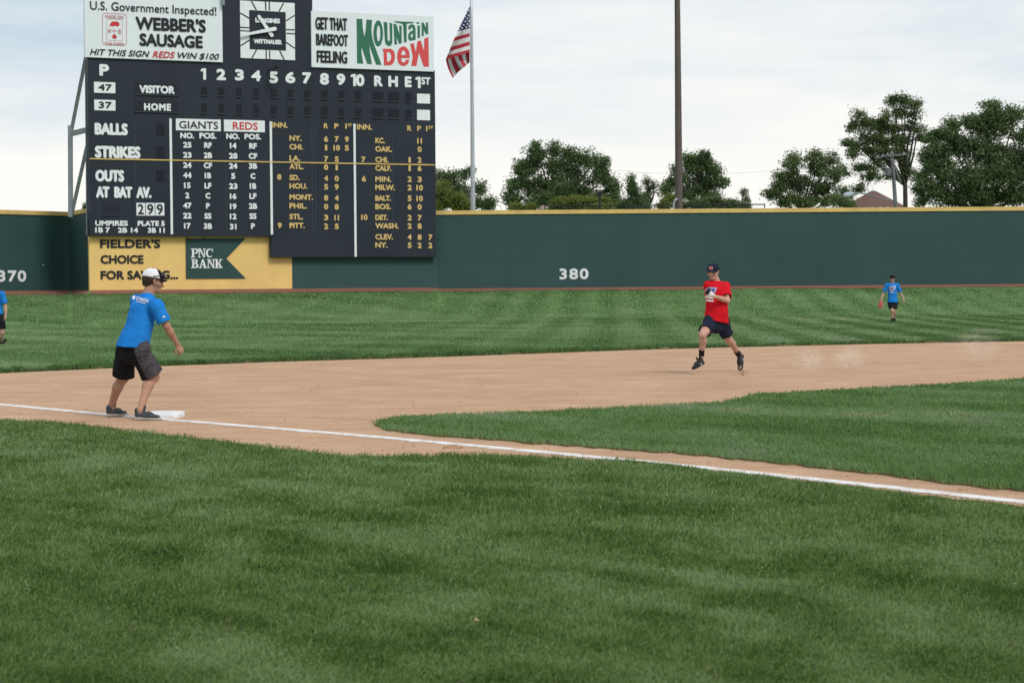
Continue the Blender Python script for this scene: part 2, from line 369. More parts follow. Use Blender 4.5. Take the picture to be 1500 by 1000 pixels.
# foreground lawn
rg = np.random.default_rng(11)
X, Y, px, py = pixgrid(760000, -120, 1620, 560, 1085, rg)
k = inside(FORE, X + rg.normal(0, .02, len(X)), Y + rg.normal(0, .05, len(X))); X, Y, py, px = X[k], Y[k], py[k], px[k]
a = X * FL[0] + Y * FL[1]; b = X * FN[0] + Y * FN[1]
patch = fbm(a * .22 + 50, b * 1.9 + 50, 3, 4); fine = fbm(X * 3.3 + 9, Y * 2.2 + 9, 21, 3)
stripe = np.sin(b * 2 * math.pi / 1.35 + 3 * fbm(a * .15 + 5, b * .3 + 5, 8)) * .5  # mowing bands: sheen of leaning blades painted into the tint
mid_ = fbm(a * .9 + 77, b * 4.4 + 11, 57, 3)
t = np.clip(.43 + (patch - .5) * .48 + (fine - .5) * .45 + (mid_ - .5) * .50 + stripe * .10 + rg.normal(0, .20, len(X)), 0, .78)
t = np.where(rg.random(len(X)) < .04, rg.uniform(.85, 1, len(X)), t)
h = .038 * (.6 + 1.0 * fbm(X * 2.6 + 31, Y * 2.6 + 31, 5, 3)) * rg.uniform(.55, 1.3, len(X)); ev = np.array([min(1.0, .45 + q) for q in np.clip((py - np.interp(px, [e[0] for e in FORE_EDGE], [e[1] for e in FORE_EDGE])) / 26, 0, 1)]); h = np.where(px > 930, h * ev, h)
tag(blades('foreground_grass', X, Y, np.full(len(X), .016), h, .0027 * (.6 + Y / 11), np.clip(t, 0, 1), G_FORE, rg, .85, rg.normal(0, 1.3, len(X)) + (fine - .5) * 5), 'mown green lawn in front of the white foul line', 'grass', kind='stuff')
# infield grass
X, Y, px, py = pixgrid(330000, 520, 1700, 548, 770, rg)
k = inside(INF, X + rg.normal(0, .04, len(X)), Y + rg.normal(0, .10, len(X))); X, Y = X[k], Y[k]
a = X * FL[0] + Y * FL[1]; b = X * FN[0] + Y * FN[1]
patch = fbm(a * .4 + 20, b * .9 + 70, 13, 4); fine = fbm(X * 2.5 + 9, Y * 1.1 + 9, 23, 3)
t = .46 + (patch - .5) * .9 + (fine - .5) * .5 + rg.normal(0, .12, len(X)) + .07 * np.sign(np.sin(b * 2 * math.pi / 3.2))  # includes mild mowing stripes, their light and dark lean painted as tint
# longer rough fringe beside the foul line
_l0 = gp(0, 592)[:2]; _l1 = gp(1500, 735)[:2]; _ld = (_l1 - _l0) / np.linalg.norm(_l1 - _l0); _ln = np.array([-_ld[1], _ld[0]])
dl = np.abs((X - _l0[0]) * _ln[0] + (Y - _l0[1]) * _ln[1]); fr = np.clip(1 - (dl - .2) / .75, 0, 1)
h = (.032 + .095 * fr * fbm(a * 1.1 + 3, b * 0 + 5, 19, 3)) * rg.uniform(.5, 1.3, len(X)) * (.75 + .5 * fine)
tag(blades('infield_grass', X, Y, np.full(len(X), .016), h, .0036 * (.5 + Y / 11), np.clip(t - .06 * fr, 0, 1), G_IN, rg, .55, rg.normal(0, 1.3, len(X)) + (fine - .5) * 4 + 2), 'green infield grass beyond the chalk foul line', 'grass', kind='stuff')
# outfield grass
n = 330000; px = rg.uniform(-150, 1650, n); v = rg.random(n)
ad_ = np.interp(px, np.arange(-200, 1701, 10), [arc_D(c) for c in np.arange(-200, 1701, 10)])
wd_ = np.interp(px, np.arange(-200, 1701, 3), [wall_D(c) for c in np.arange(-200, 1701, 3)]) - 2.7
flat = rg.random(n) < .66
D = np.where(flat, 1 / (1 / ad_ + v * (1 / 84 - 1 / ad_)), 82 + (wd_ - 82) * v)
X = (px - 750) / FPX * D; Y = D; Z = ramp_z(wd_ + 2.7 - D) - .005
k = Y > ad_ + .05; X, Y, Z, D = X[k], Y[k], Z[k], D[k]
u_ = X - Y * .052
patch = fbm(X * .16 + 40, Y * .16 + 40, 33, 4); fine = fbm(X * .5 + 3, Y * .8 + 3, 43, 4)
st = np.tanh(2.2 * np.sin(u_ * 2 * math.pi / 1.75 + 1.2 * (fbm(X * .1 + 3, Y * .05 + 3, 6) - .5)))  # mowing stripes: how light falls on bent blades, painted into the tint
st2 = np.tanh(3 * np.sin((X * .8 + Y * .62) * 2 * math.pi / 4.6))  # second stripe direction, light on blade lean likewise painted as tint
wR = np.clip((X + 6) / 14, 0, 1)
t = .46 + (patch - .5) * .75 + (fine - .5) * .5 + (st * wR + st2 * (1 - wR) * .6) * .26 * np.clip(1.3 - fbm(X * .08, Y * .08, 91) * 1.1, .3, 1) + rg.normal(0, .07, len(X)) - .12 * np.clip((D - 88) / 14, 0, 1)
h = .05 * rg.uniform(.6, 1.2, len(X)) * (D / 45) ** .5
tag(blades('outfield_grass', X, Y, Z, h, .006 * (D / 22), np.clip(t, 0, 1), G_OUT, rg, .6, rg.normal(0, 1.5, len(X))), 'mown striped outfield grass rising to the green wall', 'grass', kind='stuff')
# ragged lip where the outfield grass meets the dirt
n = 26000; px = rg.uniform(-150, 1650, n); D = np.interp(px, np.arange(-200, 1701, 10), [arc_D(c) for c in np.arange(-200, 1701, 10)]) + rg.uniform(-.15, .55, n) * 1.2
X = (px - 750) / FPX * D
tag(blades('turf_edge_grass', X, D, np.zeros(n), .085 * rg.uniform(.4, 1.3, n) * (.5 + fbm(px * .05 + 9, px * 0 + 3, 4)), .02 * np.ones(n), np.clip(rg.normal(.14, .12, n), 0, 1), G_OUT, rg, .5), 'dark ragged fringe of grass along the far dirt edge', 'grass', kind='stuff')

# chalk line
CL = [(-900, 520), (-400, 556), (0, 592.4), (157, 607.2), (265, 616.4), (400, 627.5), (500, 635.5), (750, 658), (1000, 682), (1250, 708), (1500, 735.5), (2000, 790)]
cx_ = np.arange(-900, 2001, 6.0); cy_ = np.interp(cx_, [c[0] for c in CL], [c[1] for c in CL])
ker = np.hanning(41); ker /= ker.sum(); cy_s = cy_.copy(); cy_s[20:-20] = np.convolve(cy_, ker, 'same')[20:-20]
G = np.array([gp(a, b)[:2] for a, b in zip(cx_, cy_s)])
V = []; F = []
for i, p in enumerate(G):
    d = G[min(i + 1, len(G) - 1)] - G[max(i - 1, 0)]; d /= np.linalg.norm(d); nn = np.array([-d[1], d[0]])
    j1, j2 = rg.normal(0, .014), rg.normal(0, .014)
    for s in (.068 + j1, 0, -.068 + j2):
        q = p + nn * s; V.append((q[0], q[1], .016 if s == 0 else .003))
F = [[i * 3 + j, i * 3 + j + 1, i * 3 + 4 + j, i * 3 + 3 + j] for i in range(len(G) - 1) for j in range(2)]
CHALK = mat('chalk', (.74, .73, .74), (.60, .52, .47), 7, 8, rough=1, lo=.46, hi=.66, bump=.5, bscale=40)
tag(mk('foul_line', V, F, CHALK), kind='structure')

# ------------------------------------------------------------------ flat lettering
class Plane:
    """upright plane through two plan points; pixel -> (u, w) on it, (u, w, off) -> world"""
    def __init__(s, a, b):
        s.O = np.array([a[0], a[1], 0.0]); d = np.array([b[0] - a[0], b[1] - a[1], 0.0]); s.U = d / np.linalg.norm(d)
        s.Nn = np.array([s.U[1], -s.U[0], 0.0])
        if s.Nn[1] > 0: s.Nn = -s.Nn
    def uw(s, px, py, off=0):
        d = ray(px, py); O = s.O + s.Nn * off; t = np.dot(O - CAM, s.Nn) / np.dot(d, s.Nn); p = CAM + d * t - s.O
        return np.dot(p, s.U), p[2]
    def P(s, u, w, off=0): return s.O + s.U * u + s.Nn * off + np.array([0, 0, w])
    def px(s, a, b, off=0): return s.P(*s.uw(a, b, off), off)
    def shifted(s, off):
        q = Plane.__new__(Plane); q.O = s.O + s.Nn * off; q.U = s.U; q.Nn = s.Nn; return q

_caph = {}
def curve_mesh(c):
    o = bpy.data.objects.new('t', c); COL.objects.link(o)
    dg = bpy.context.evaluated_depsgraph_get(); me = bpy.data.meshes.new_from_object(o.evaluated_get(dg))
    V = np.array([v.co[:] for v in me.vertices]); F = [list(p.vertices) for p in me.polygons]
    bpy.data.objects.remove(o); bpy.data.meshes.remove(me); bpy.data.curves.remove(c)
    return V, F
_glyph = {}
def glyphs(s, shear=0, track=1.0):
    k = (s, shear, track)
    if k not in _glyph:
        c = bpy.data.curves.new('t', 'FONT'); c.body = s; c.shear = shear; c.resolution_u = 3; c.space_character = track
        V, F = curve_mesh(c); _glyph[k] = (V, F)
    return _glyph[k]
CAPH = None
class Sheet:
    """collects flat shapes on a plane and becomes one mesh"""
    def __init__(s, plane): s.p = plane; s.V = []; s.F = []; s.M = []; s.mats = []
    def mi(s, m):
        if m not in s.mats: s.mats.append(m)
        return s.mats.index(m)
    def add(s, uw, faces, m, off):
        o = len(s.V); s.V += [s.p.P(a, b, off) for a, b in uw]; s.F += [[i + o for i in f] for f in faces]; s.M += [s.mi(m)] * len(faces)
    def text(s, t, x0, x1, yt, yb, m, bold=0.0, shear=0, off=.030, track=1.0, ybx=None):
        global CAPH
        if CAPH is None: CAPH = glyphs('H')[0][:, 1].max()
        V, F = glyphs(t, shear, track)
        ua, wa = s.p.uw(x0, yb, off); _, wt = s.p.uw(x0, yt, off); ub, _ = s.p.uw(x1, yb, off)
        hgt = wt - wa; r = bold * hgt
        mn, mxx = V[:, 0].min(), V[:, 0].max()
        sx_ = (ub - ua - 2 * r) / (mxx - mn); sy_ = (hgt - 2 * r) / CAPH
        base = np.stack([ua + r + (V[:, 0] - mn) * sx_, wa + r + V[:, 1] * sy_], 1)
        offs = [(0, 0)] if r == 0 else [(r * math.cos(a), r * math.sin(a)) for a in np.arange(8) * math.pi / 4] + [(0, 0)]
        for i, (a, b) in enumerate(offs): s.add(base + np.array([a, b]), F, m, off + i * .0012)
    def poly(s, pix, m, off=.012, holes=()):
        """outline in photo pixels, holes allowed"""
        c = bpy.data.curves.new('t', 'CURVE'); c.dimensions = '2D'; c.fill_mode = 'BOTH'
        for ring in [pix] + list(holes):
            uw = [s.p.uw(a, b, off) for a, b in ring]; sp = c.splines.new('POLY'); sp.points.add(len(uw) - 1); sp.use_cyclic_u = True
            for q, (a, b) in zip(sp.points, uw): q.co = (a, b, 0, 1)
        V, F = curve_mesh(c); s.add(V[:, :2], F, m, off)
    def rect(s, x0, x1, y0, y1, m, off=.008):
        """upright rectangle: y0, y1 read at x0"""
        ua, wt = s.p.uw(x0, y0, off); _, wb = s.p.uw(x0, y1, off); ub, _ = s.p.uw(x1, y1, off)
        s.add([(ua, wb), (ub, wb), (ub, wt), (ua, wt)], [[0, 1, 2, 3]], m, off)
    def line(s, a, b, m, wpx, off=.010):
        a = np.array(a, float); b = np.array(b, float); d = b - a; d /= np.linalg.norm(d); n = np.array([-d[1], d[0]]) * wpx / 2
        s.add([s.p.uw(*q, off) for q in (a + n, b + n, b - n, a - n)], [[0, 1, 2, 3]], m, off)
    def build(s, name, parent): return mk(name, s.V, s.F, s.mats, parent, mi=s.M)
def ell(cx, cy, rx, ry, n=28): return [(cx + rx * math.cos(2 * math.pi * i / n), cy + ry * math.sin(2 * math.pi * i / n)) for i in range(n)]
def solid(plane, pix, thick, off=0):
    """slab from a pixel outline on the plane, front face at off, going back by thick"""
    pts = [plane.px(a, b, off) for a, b in pix]; V, F = prism(pts, -plane.Nn * thick)
    return V, F
def slabrect(plane, x0, x1, y0, y1, thick, off):
    ua, wt = plane.uw(x0, y0, off); _, wb = plane.uw(x0, y1, off); ub, _ = plane.uw(x1, y1, off)
    return prism([plane.P(ua, wb, off), plane.P(ub, wb, off), plane.P(ub, wt, off), plane.P(ua, wt, off)], -plane.Nn * thick)

# ------------------------------------------------------------------ outfield wall
def wall_seg(name, a, b, root, z0=BASE_Z - .5, z1=BASE_Z + WALL_H - .22, th=.3, m=None):
    a = np.array(a); b = np.array(b); d = (b - a); Ln = np.linalg.norm(d); d = d / Ln; n = np.array([d[1], -d[0]])
    if n[1] > 0: n = -n
    q = [(*a, z0), (*b, z0), (*b, z1), (*a, z1)]
    V, F = prism(q, (-n[0] * th, -n[1] * th, 0))
    o = mk(name, V, F, m or WALLG, root)
    uvl = o.data.uv_layers.new(name='UVMap')
    org = rootloc(root)
    for lp in o.data.loops:
        co = np.array(o.data.vertices[lp.vertex_index].co) + org
        uvl.data[lp.index].uv = (float(np.dot(co[:2] - a, d)), float(co[2] - BASE_Z))
    cap = [(*(a + n * .05), z1), (*(b + n * .05), z1), (*(b + n * .05), z1 + .22), (*(a + n * .05), z1 + .22)]
    V, F = prism(cap, (-n[0] * (th + .1), -n[1] * (th + .1), 0)); mk('wall_cap', V, F, YCAP, root)
    return o
Wl = thing('outfield_wall', (*W[1], BASE_Z), 'dark green wall with yellow cap marked 370, left of the scoreboard', 'wall')
wall_seg('wall_panel', W[0], W[1], Wl)
PL = Plane(wl0, W[1])
sh = Sheet(PL); sh.text('370', -3, 38.6, 396, 412.6, CREAM, .05, off=.015, track=1.12); sh.build('lettering', Wl)
mk('bolt', *tube([PL.px(63.5, 388, .0), PL.px(63.5, 388, .04)], .03, 8), CREAM, Wl)
Wr = thing('outfield_wall', (*W[2], BASE_Z), 'short green wall return joining the yellow sign to the left wall corner', 'wall')
wall_seg('wall_panel', W[1] + np.array([.02, -.31]), W[2] + np.array([0.05, .25]), Wr)
Wc = thing('outfield_wall', (*W[4], BASE_Z), 'long dark green wall with yellow cap marked 380 across center field', 'wall')
PB = Plane(plan(131, 100.0), plan(637, 107.2))      # face of the scoreboard
PY = PB.shifted(-.35)                               # face of the wall below it
yl = PY.px(131.3, 420)[:2]; ym = PY.px(428, 420)[:2]; yr = PY.px(640.6, 400)[:2]
wall_seg('wall_panel', ym, yr, Wc)
wall_seg('wall_panel', yr, W[5], Wc)
PC = Plane(yr, W[5])
PC = Plane(W[4], W[5]) if False else PC
sh = Sheet(PC); sh.text('380', 819.5, 862.2, 393.4, 409.2, CREAM, .05, off=.015, track=1.15); sh.build('lettering', Wc)

# yellow advertising board that fills the wall under the scoreboard
Ya = thing('advertising_board', (*yl, BASE_Z), "yellow wall board reading FIELDER'S CHOICE FOR SAVING with a green bank banner", 'sign')
V, F = prism([(*yl, BASE_Z - .4), (*ym, BASE_Z - .4), (*ym, BASE_Z + WALL_H + .2), (*yl, BASE_Z + WALL_H + .2)], -PY.Nn * .3)
mk('board_panel', V, F, YEL, Ya)
sh = Sheet(PY)
sh.text("FIELDER'S", 146.7, 235, 350.7, 363.2, INK, .055); sh.text('CHOICE', 147.3, 210.5, 373.6, 386.2, INK, .055)
sh.text('FOR SAVING...', 147.5, 261, 396.6, 409.3, INK, .055); sh.build('lettering', Ya)
sb = Sheet(PY)
V, F = solid(PY, [(272.2, 349.3), (359.8, 348.8), (331.5, 378.6), (359.8, 407.6), (272.8, 408.2)], .05, .05)
bn = mk('banner', V, F, BGREEN, Ya)
sb = Sheet(PY)
def serif(ch, x0, x1, yt, yb):
    T_ = lambda x, y: (x0 + x * (x1 - x0), yb - y * (yb - yt))
    def R(a, b, c, d): sb.poly([T_(a, b), T_(c, b), T_(c, d), T_(a, d)], CREAM, off=.062 + .001 * R.k); R.k += 1
    R.k = 0
    if ch in 'PBK': R(.14, 0, .40, 1); R(0, 0, .55 if ch != 'B' else .4, .1); R(0, .9, .4, 1)
    if ch == 'P':
        sb.poly([T_(.3, 1), T_(.68, .99), T_(.92, .86), T_(.97, .7), T_(.9, .54), T_(.68, .42), T_(.3, .41)], CREAM, .067, [[T_(.4, .9), T_(.58, .88), T_(.7, .78), T_(.7, .62), T_(.58, .53), T_(.4, .51)]])
    if ch == 'B':
        sb.poly([T_(.3, 1), T_(.66, .99), T_(.86, .88), T_(.88, .72), T_(.72, .56), T_(.94, .42), T_(.97, .2), T_(.82, .04), T_(.6, 0), T_(.3, 0)], CREAM, .067,
                [[T_(.4, .9), T_(.56, .88), T_(.63, .78), T_(.58, .62), T_(.4, .58)], [T_(.4, .48), T_(.6, .45), T_(.7, .28), T_(.6, .12), T_(.4, .1)]])
    if ch == 'N':
        R(.12, 0, .24, 1); R(.76, 0, .88, 1); R(0, 0, .38, .09); R(0, .91, .3, 1); R(.62, .91, 1, 1)
        sb.poly([T_(.12, 1), T_(.36, 1), T_(.88, .05), T_(.88, 0), T_(.74, 0), T_(.12, .95)], CREAM, .068)
    if ch == 'A':
        sb.poly([T_(.1, 0), T_(.24, 0), T_(.5, .8), T_(.5, 1), T_(.42, 1)], CREAM, .062); sb.poly([T_(.42, 1), T_(.6, 1), T_(.94, 0), T_(.66, 0), T_(.44, .85)], CREAM, .063)
        R(.26, .28, .7, .38); R(0, 0, .36, .09); R(.56, 0, 1, .09)
    if ch == 'K':
        sb.poly([T_(.38, .42), T_(.72, .95), T_(.86, .95), T_(.5, .35)], CREAM, .067); sb.poly([T_(.44, .55), T_(.58, .62), T_(.98, .04), T_(.98, 0), T_(.7, 0)], CREAM, .068)
        R(.58, .91, .98, 1); R(.58, 0, 1, .09)
    if ch == 'C':
        o = [T_(.5 + .48 * math.cos(a), .5 + .5 * math.sin(a)) for a in np.linspace(math.radians(48), math.radians(312), 22)]
        i = [T_(.56 + .28 * math.cos(a), .5 + .38 * math.sin(a)) for a in np.linspace(math.radians(318), math.radians(42), 22)]
        sb.poly(o + i, CREAM, .062); R(.84, .62, .93, .99)
for ch, a, b in (('P', 279.6, 291.2), ('N', 289.8, 301.5), ('C', 301.2, 312.5)): serif(ch, a, b, 364, 377.2)
for ch, a, b in (('B', 280, 291), ('A', 291, 303.2), ('N', 303, 315), ('K', 314.4, 326)): serif(ch, a, b, 379.6, 392.6)
sb.build('lettering', bn)

# ------------------------------------------------------------------ scoreboard
zb = BASE_Z
Sb = thing('scoreboard', (PB.O[0], PB.O[1], zb), 'tall navy scoreboard with white and gold lineups and out-of-town scores', 'scoreboard')
u0, wtop = PB.uw(128.6, 84); ur, wtr = PB.uw(637, 106); um, wbl = PB.uw(397, 346.5); _, wlow = PB.uw(637, 376.5); u0b, _ = PB.uw(131.2, 345)
u0 = (u0 + u0b) / 2
uc0, _ = PB.uw(325, 60); uc1, _ = PB.uw(458, 60); wct = PB.uw(390, -45)[1]
front = [(u0, wbl), (um, wbl), (um, wlow), (ur, wlow), (ur, wtop), (uc1, wtop), (uc1, wct), (uc0, wct), (uc0, wtop), (u0, wtop)]
V, F = prism([PB.P(a, b) for a, b in front], -PB.Nn * .7)
NAVYT = NAVY
mk('board_panel', V, F, [NAVYT], Sb)
# thin worn seams between the boards
sm = Sheet(PB)
SEAM = mat('board_seam', (.034, .045, .060), rough=.7)
for y0, xa, xb in ((292, 131, 250), (306.5, 131, 245), (292.4, 250, 396), (196, 398, 519), (199, 520, 636), (293, 398, 519), (295, 520, 636), (160, 262, 600), (133, 262, 610), (96, 131, 323)):
    sm.rect(xa, xb, y0, y0 + .5, SEAM, .006)
for x in (198, 331, 343, 457, 462, 566, 575): sm.rect(x, x + .5, 180, 342, SEAM, .005)
sm.build('board_seams', Sb)
V, F = slabrect(PB, 131.5, 637, 231.7, 233.4, .04, .045); mk('trim_strip', V, F, YCAP, Sb)
for xx, ya, yb in ((249.8, 173.8, 343), (396.6, 178, 343.4), (519.2, 181.5, 376)):
    ua, wa = PB.uw(xx, ya, .03); ub, wb_ = PB.uw(xx, yb, .03); V, F = prism([PB.P(ua - .06, wb_, .03), PB.P(ua + .06, wb_, .03), PB.P(ua + .06, wa, .03), PB.P(ua - .06, wa, .03)], -PB.Nn * .025)
    mk('divider_strip', V, F, CREAM, Sb)
# lettering
s = Sheet(PB); Bd = .075
s.text('P', 145.6, 160, 94, 111.4, CREAM, Bd); s.text('VISITOR', 204, 256, 124.8, 136.4, CREAM, .07); s.text('HOME', 211, 250.6, 151.2, 161.8, CREAM, .07, track=1.15)
for t, a, b, c, d in (('2', 317, 331, 101, 117.6), ('3', 344, 357.4, 101.6, 118), ('4', 368, 382.4, 103, 119), ('5', 394.7, 407.5, 104.8, 122), ('6', 418, 432.8, 105.3, 122), ('7', 442.7, 456, 106, 122.7),
                      ('8', 468.5, 482, 107.2, 124.3), ('9', 493, 506, 108, 124.8), ('R', 548, 560.8, 110.7, 126.7), ('H', 568.8, 583, 111.2, 127.5), ('E', 593, 603, 112, 128), ('ST', 617, 630.7, 113.3, 124), ('0', 521, 534, 108.8, 126.4)):
    s.text(t, a, b, c, d, CREAM, Bd if t != 'ST' else .06)
for x, yt, yb in ((296.8, 100.4, 117), (516.4, 108.8, 126.4), (611.2, 112.8, 129.3)):
    s.poly([(x, yt), (x + 5, yt), (x + 5, yb), (x + 1, yb), (x + 1, yt + 4), (x - 2.6, yt + 4.6), (x - 2.6, yt + 1.6)], CREAM)
for t, a, b, c, d in (('BALLS', 138.6, 187.4, 180, 197.4), ('STRIKES', 139, 206, 213.6, 231.2), ('OUTS', 139.6, 182, 248.8, 266), ('AT  BAT  AV.', 140.6, 222, 273, 289.6)): s.text(t, a, b, c, d, CREAM, .075)
for t, a, b, c, d in (('UMPIRES', 139.4, 187.4, 323, 330.8), ('PLATE 5', 201.6, 241.4, 323.4, 331.2), ('1B 7', 139.4, 161, 333, 340.8), ('2B 14', 172.6, 202.4, 333.4, 341), ('3B 11', 216.4, 241.4, 333.6, 341.2),
                      ('NO.', 264, 284.6, 194.4, 202.8), ('POS.', 292, 317, 194.4, 203.2), ('NO.', 331.4, 351, 195.4, 203.8), ('POS.', 358, 382.6, 196, 204.2)): s.text(t, a, b, c, d, CREAM, .07)
def wid(t, hpx): return sum({'1': .42, 'I': .3, '.': .3, 'W': 1.15, 'M': 1.0, 'N': .92, 'O': 1.0, 'H': .88, 'C': .85, 'A': .85, 'D': .88, 'K': .8, 'B': .72, 'L': .62, 'T': .68, 'E': .66, 'F': .62, 'S': .62, 'Y': .75, 'P': .68, 'R': .72, 'V': .8, 'U': .85, 'G': .9}.get(c, .74) for c in t) * hpx
def cent(t, cx, yb, h, m, bold=.07): wq = wid(t, h); s.text(t, cx - wq / 2, cx + wq / 2, yb - h, yb, m, bold)
c1 = '25 23 24 44 15 2 47 22 17'.split(); c2 = 'RF 2B CF 1B LF C P SS 3B'.split(); c3 = '14 28 24 5 23 16 19 12 31'.split(); c4 = 'RF CF 3B C 1B LF 2B SS P'.split()
for i in range(9):
    y = 216.6 + i * 14.8
    for t, cx, dy in ((c1[i], 274.4, 0), (c2[i], 304.6, .5), (c3[i], 341.6, 1.2), (c4[i], 370.6, 1.6 - i * .13)): cent(t, cx, y + dy, 8.5, CREAM)
for t, a, b, c, d in (('INN.', 398, 421.4, 179, 187), ('R', 474.3, 480.6, 180.7, 188.3), ('P', 489.6, 496, 180.9, 188.6), ('1', 505.6, 508, 181, 188.8), ('ST', 509.4, 515.6, 181, 185.4),
                      ('INN.', 522.6, 545, 181.8, 190), ('R', 596.4, 602.8, 184, 192), ('P', 611, 616.9, 184.3, 192.2), ('1', 624, 626.2, 184.6, 192.4), ('ST', 627.4, 634.6, 184.6, 189)): s.text(t, a, b, c, d, GOLD, .06)
Zx = lambda x: 385 + x / 4.446
Zy = lambda y: 160 + y / 4.446
for nm, yb, x1, r_, p_, f_ in (('NY.', 207, 252, '6', '7', '9'), ('CHI.', 263, 262, '1', '10', '5'), ('LA.', 337, 243, '7', '5', ''), ('ATL.', 391, 265, '0', '1', ''), ('SD.', 463, 240, '4', '0', ''), ('HOU.', 518, 290, '5', '9', ''),
                               ('MONT.', 590, 327, '8', '4', ''), ('PHIL.', 647, 288, '0', '8', ''), ('STL.', 718, 262, '3', '11', ''), ('PITT.', 775, 273, '2', '5', '')):
    s.text(nm, Zx(173), Zx(x1), Zy(yb - 36), Zy(yb), GOLD, .065)
    for t, cx, dy in ((r_, 412, 6), (p_, 481, 7), (f_, 547, 8)):
        if t: cent(t, Zx(cx), Zy(yb + dy), 8.3, GOLD)
for nm, yb, x1, r_, p_, f_ in (('KC.', 222, 795, '', '11', ''), ('OAK.', 277, 842, '', '0', ''), ('CHI.', 347, 818, '1', '2', ''), ('CALF.', 402, 838, '1', '6', ''), ('MIN.', 473, 837, '2', '3', ''), ('MILW.', 527, 860, '2', '10', ''),
                               ('BALT.', 597, 835, '5', '10', ''), ('BOS.', 652, 835, '6', '0', ''), ('DET.', 723, 815, '2', '7', ''), ('WASH.', 777, 885, '2', '8', ''), ('CLEV.', 849, 848, '4', '8', '7'), ('NY.', 902, 812, '5', '2', '2')):
    s.text(nm, Zx(732), Zx(x1), Zy(yb - 36), Zy(yb), GOLD, .065)
    for t, cx, dy in ((r_, 956, 2), (p_, 1021, 3), (f_, 1091, 4)):
        if t: cent(t, Zx(cx), Zy(yb + dy), 8.3, GOLD)
for t, cx, yb in (('8', 107, 460), ('9', 110, 775), ('7', 655, 346), ('6', 658, 472), ('10', 661, 722)): cent(t, Zx(cx), Zy(yb), 8.3, GOLD)
s.build('lettering', Sb)
# plates with their numbers
def plate(x0, x1, y0, y1, txt, tx0, tx1, ty0, ty1, m=INK, bold=.05, name='number_plate'):
    V, F = slabrect(PB, x0, x1, y0, y1, .03, .035); p = mk(name, V, F, CREAM, Sb)
    if txt:
        q = Sheet(PB); q.text(txt, tx0, tx1, ty0, ty1, m, bold, off=.042); q.build('lettering', p)
plate(137.6, 169, 120, 136, '47', 143.8, 164, 123.2, 132.8); plate(138, 169.2, 146, 161.6, '37', 144.4, 164, 149, 158.6)
plate(257.6, 323.6, 173.8, 191, 'GIANTS', 262.4, 319.6, 177.2, 188.2, bold=.025, name='team_plate'); plate(328, 388, 175.4, 192.6, 'REDS', 341, 377.6, 178.8, 189.8, REDP, .03, 'team_plate')
for i, (a, b, t) in enumerate(((199.8, 212.8, '2'), (213.6, 226.8, '9'), (227.6, 240.8, '9'))): plate(a, b, 297.2, 315.8, t, a + 2, b - 2, 299, 314.2, bold=.03)
plate(611, 630, 137.3, 151.5, '', 0, 0, 0, 0); plate(611, 630, 160.8, 176, '', 0, 0, 0, 0)
# score slots: shallow dark boxes, each with its pale ledge
PANELD = mat('slot_board', (.0115, .017, .027), rough=.6)
def slot(x0, x1, y0, y1, ledge=True, m=None):
    V, F = slabrect(PB, x0, x1, y0, y1, .02, .022); p = mk('score_slot', V, F, m or DIMSLOT, Sb)
    if ledge:
        V, F = slabrect(PB, x0 - .6, x1 + .6, y1, y1 + .9, .06, .075); mk('ledge', V, F, mat('slot_ledge', (.06, .075, .095)), p)
for cx, wd in ((299, 8), (324.5, 8), (350.5, 8), (375.5, 8), (401, 8.4), (426, 8.4), (450.5, 8.4), (475.8, 8.4), (500.5, 8.4), (525, 8.6), (554, 15.5), (577, 15.5), (598.5, 8.8)):
    yy = 127.3 + (cx - 299) * .0295; slot(cx - wd / 2, cx + wd / 2, yy, yy + 12.4); yy = 152 + (cx - 299) * .026; slot(cx - wd / 2, cx + wd / 2, yy, yy + 13.6)
for ya, yb in ((180.6, 198), (214.4, 232), (248.6, 266.4)): slot(229.5, 241, ya, yb, False)
slot(198, 261, 121.6, 138, True, PANELD); slot(198, 261, 148, 163.2, True, PANELD)
slot(151, 175, 297, 314.8, True, PANELD)
# bracket lamp above the 5 and the bolts of the lower edge
V, F = join(tube([PB.px(393, 103.5, .05), PB.px(403, 100, .9), PB.px(408, 98.6, 1.1)], .035, 6), prism([PB.px(a, b, 1.1) for a, b in ((404.5, 94.8), (413, 95.2), (413, 98.6), (404.5, 98.2))], -PB.Nn * .3))
mk('bracket_lamp', V, F, DARKM, Sb)
for x in (275, 300, 378):
    mk('bolt', *tube([PB.px(x, 347.4, -.1), PB.px(x, 348.6, -.1)], .07, 8), DARKM, Sb)
# steel frame at the back left
Fp = lambda a, b, o=-1.9: PB.px(a, b, o)
V, F = join(beam(Fp(103.5, 318), Fp(103, 184), .22, .2), beam(Fp(104.5, 192), Fp(127, 78, -.8), .16, .16), beam(Fp(104, 196), Fp(131, 189.6, -.7), .26, .2), beam(Fp(105.5, 312), Fp(132, 194, -.7), .16, .16),
            beam(PB.px(129.4, 345, -.75), PB.px(127.2, 84, -.75), .18, .18))
mk('support_frame', V, F, STEEL, Sb)
V, F = join(*[beam(PB.px(x, 340, -1.0), PB.px(x, 60, -1.0), .25, .25) for x in (200, 320, 440, 560)], *[beam((*PB.px(x, 340, -1.2)[:2], 0.5), PB.px(x, 330, -1.2), .25, .25) for x in (200, 320, 440, 560, 620)])
mk('rear_post', V, F, STEEL, Sb)

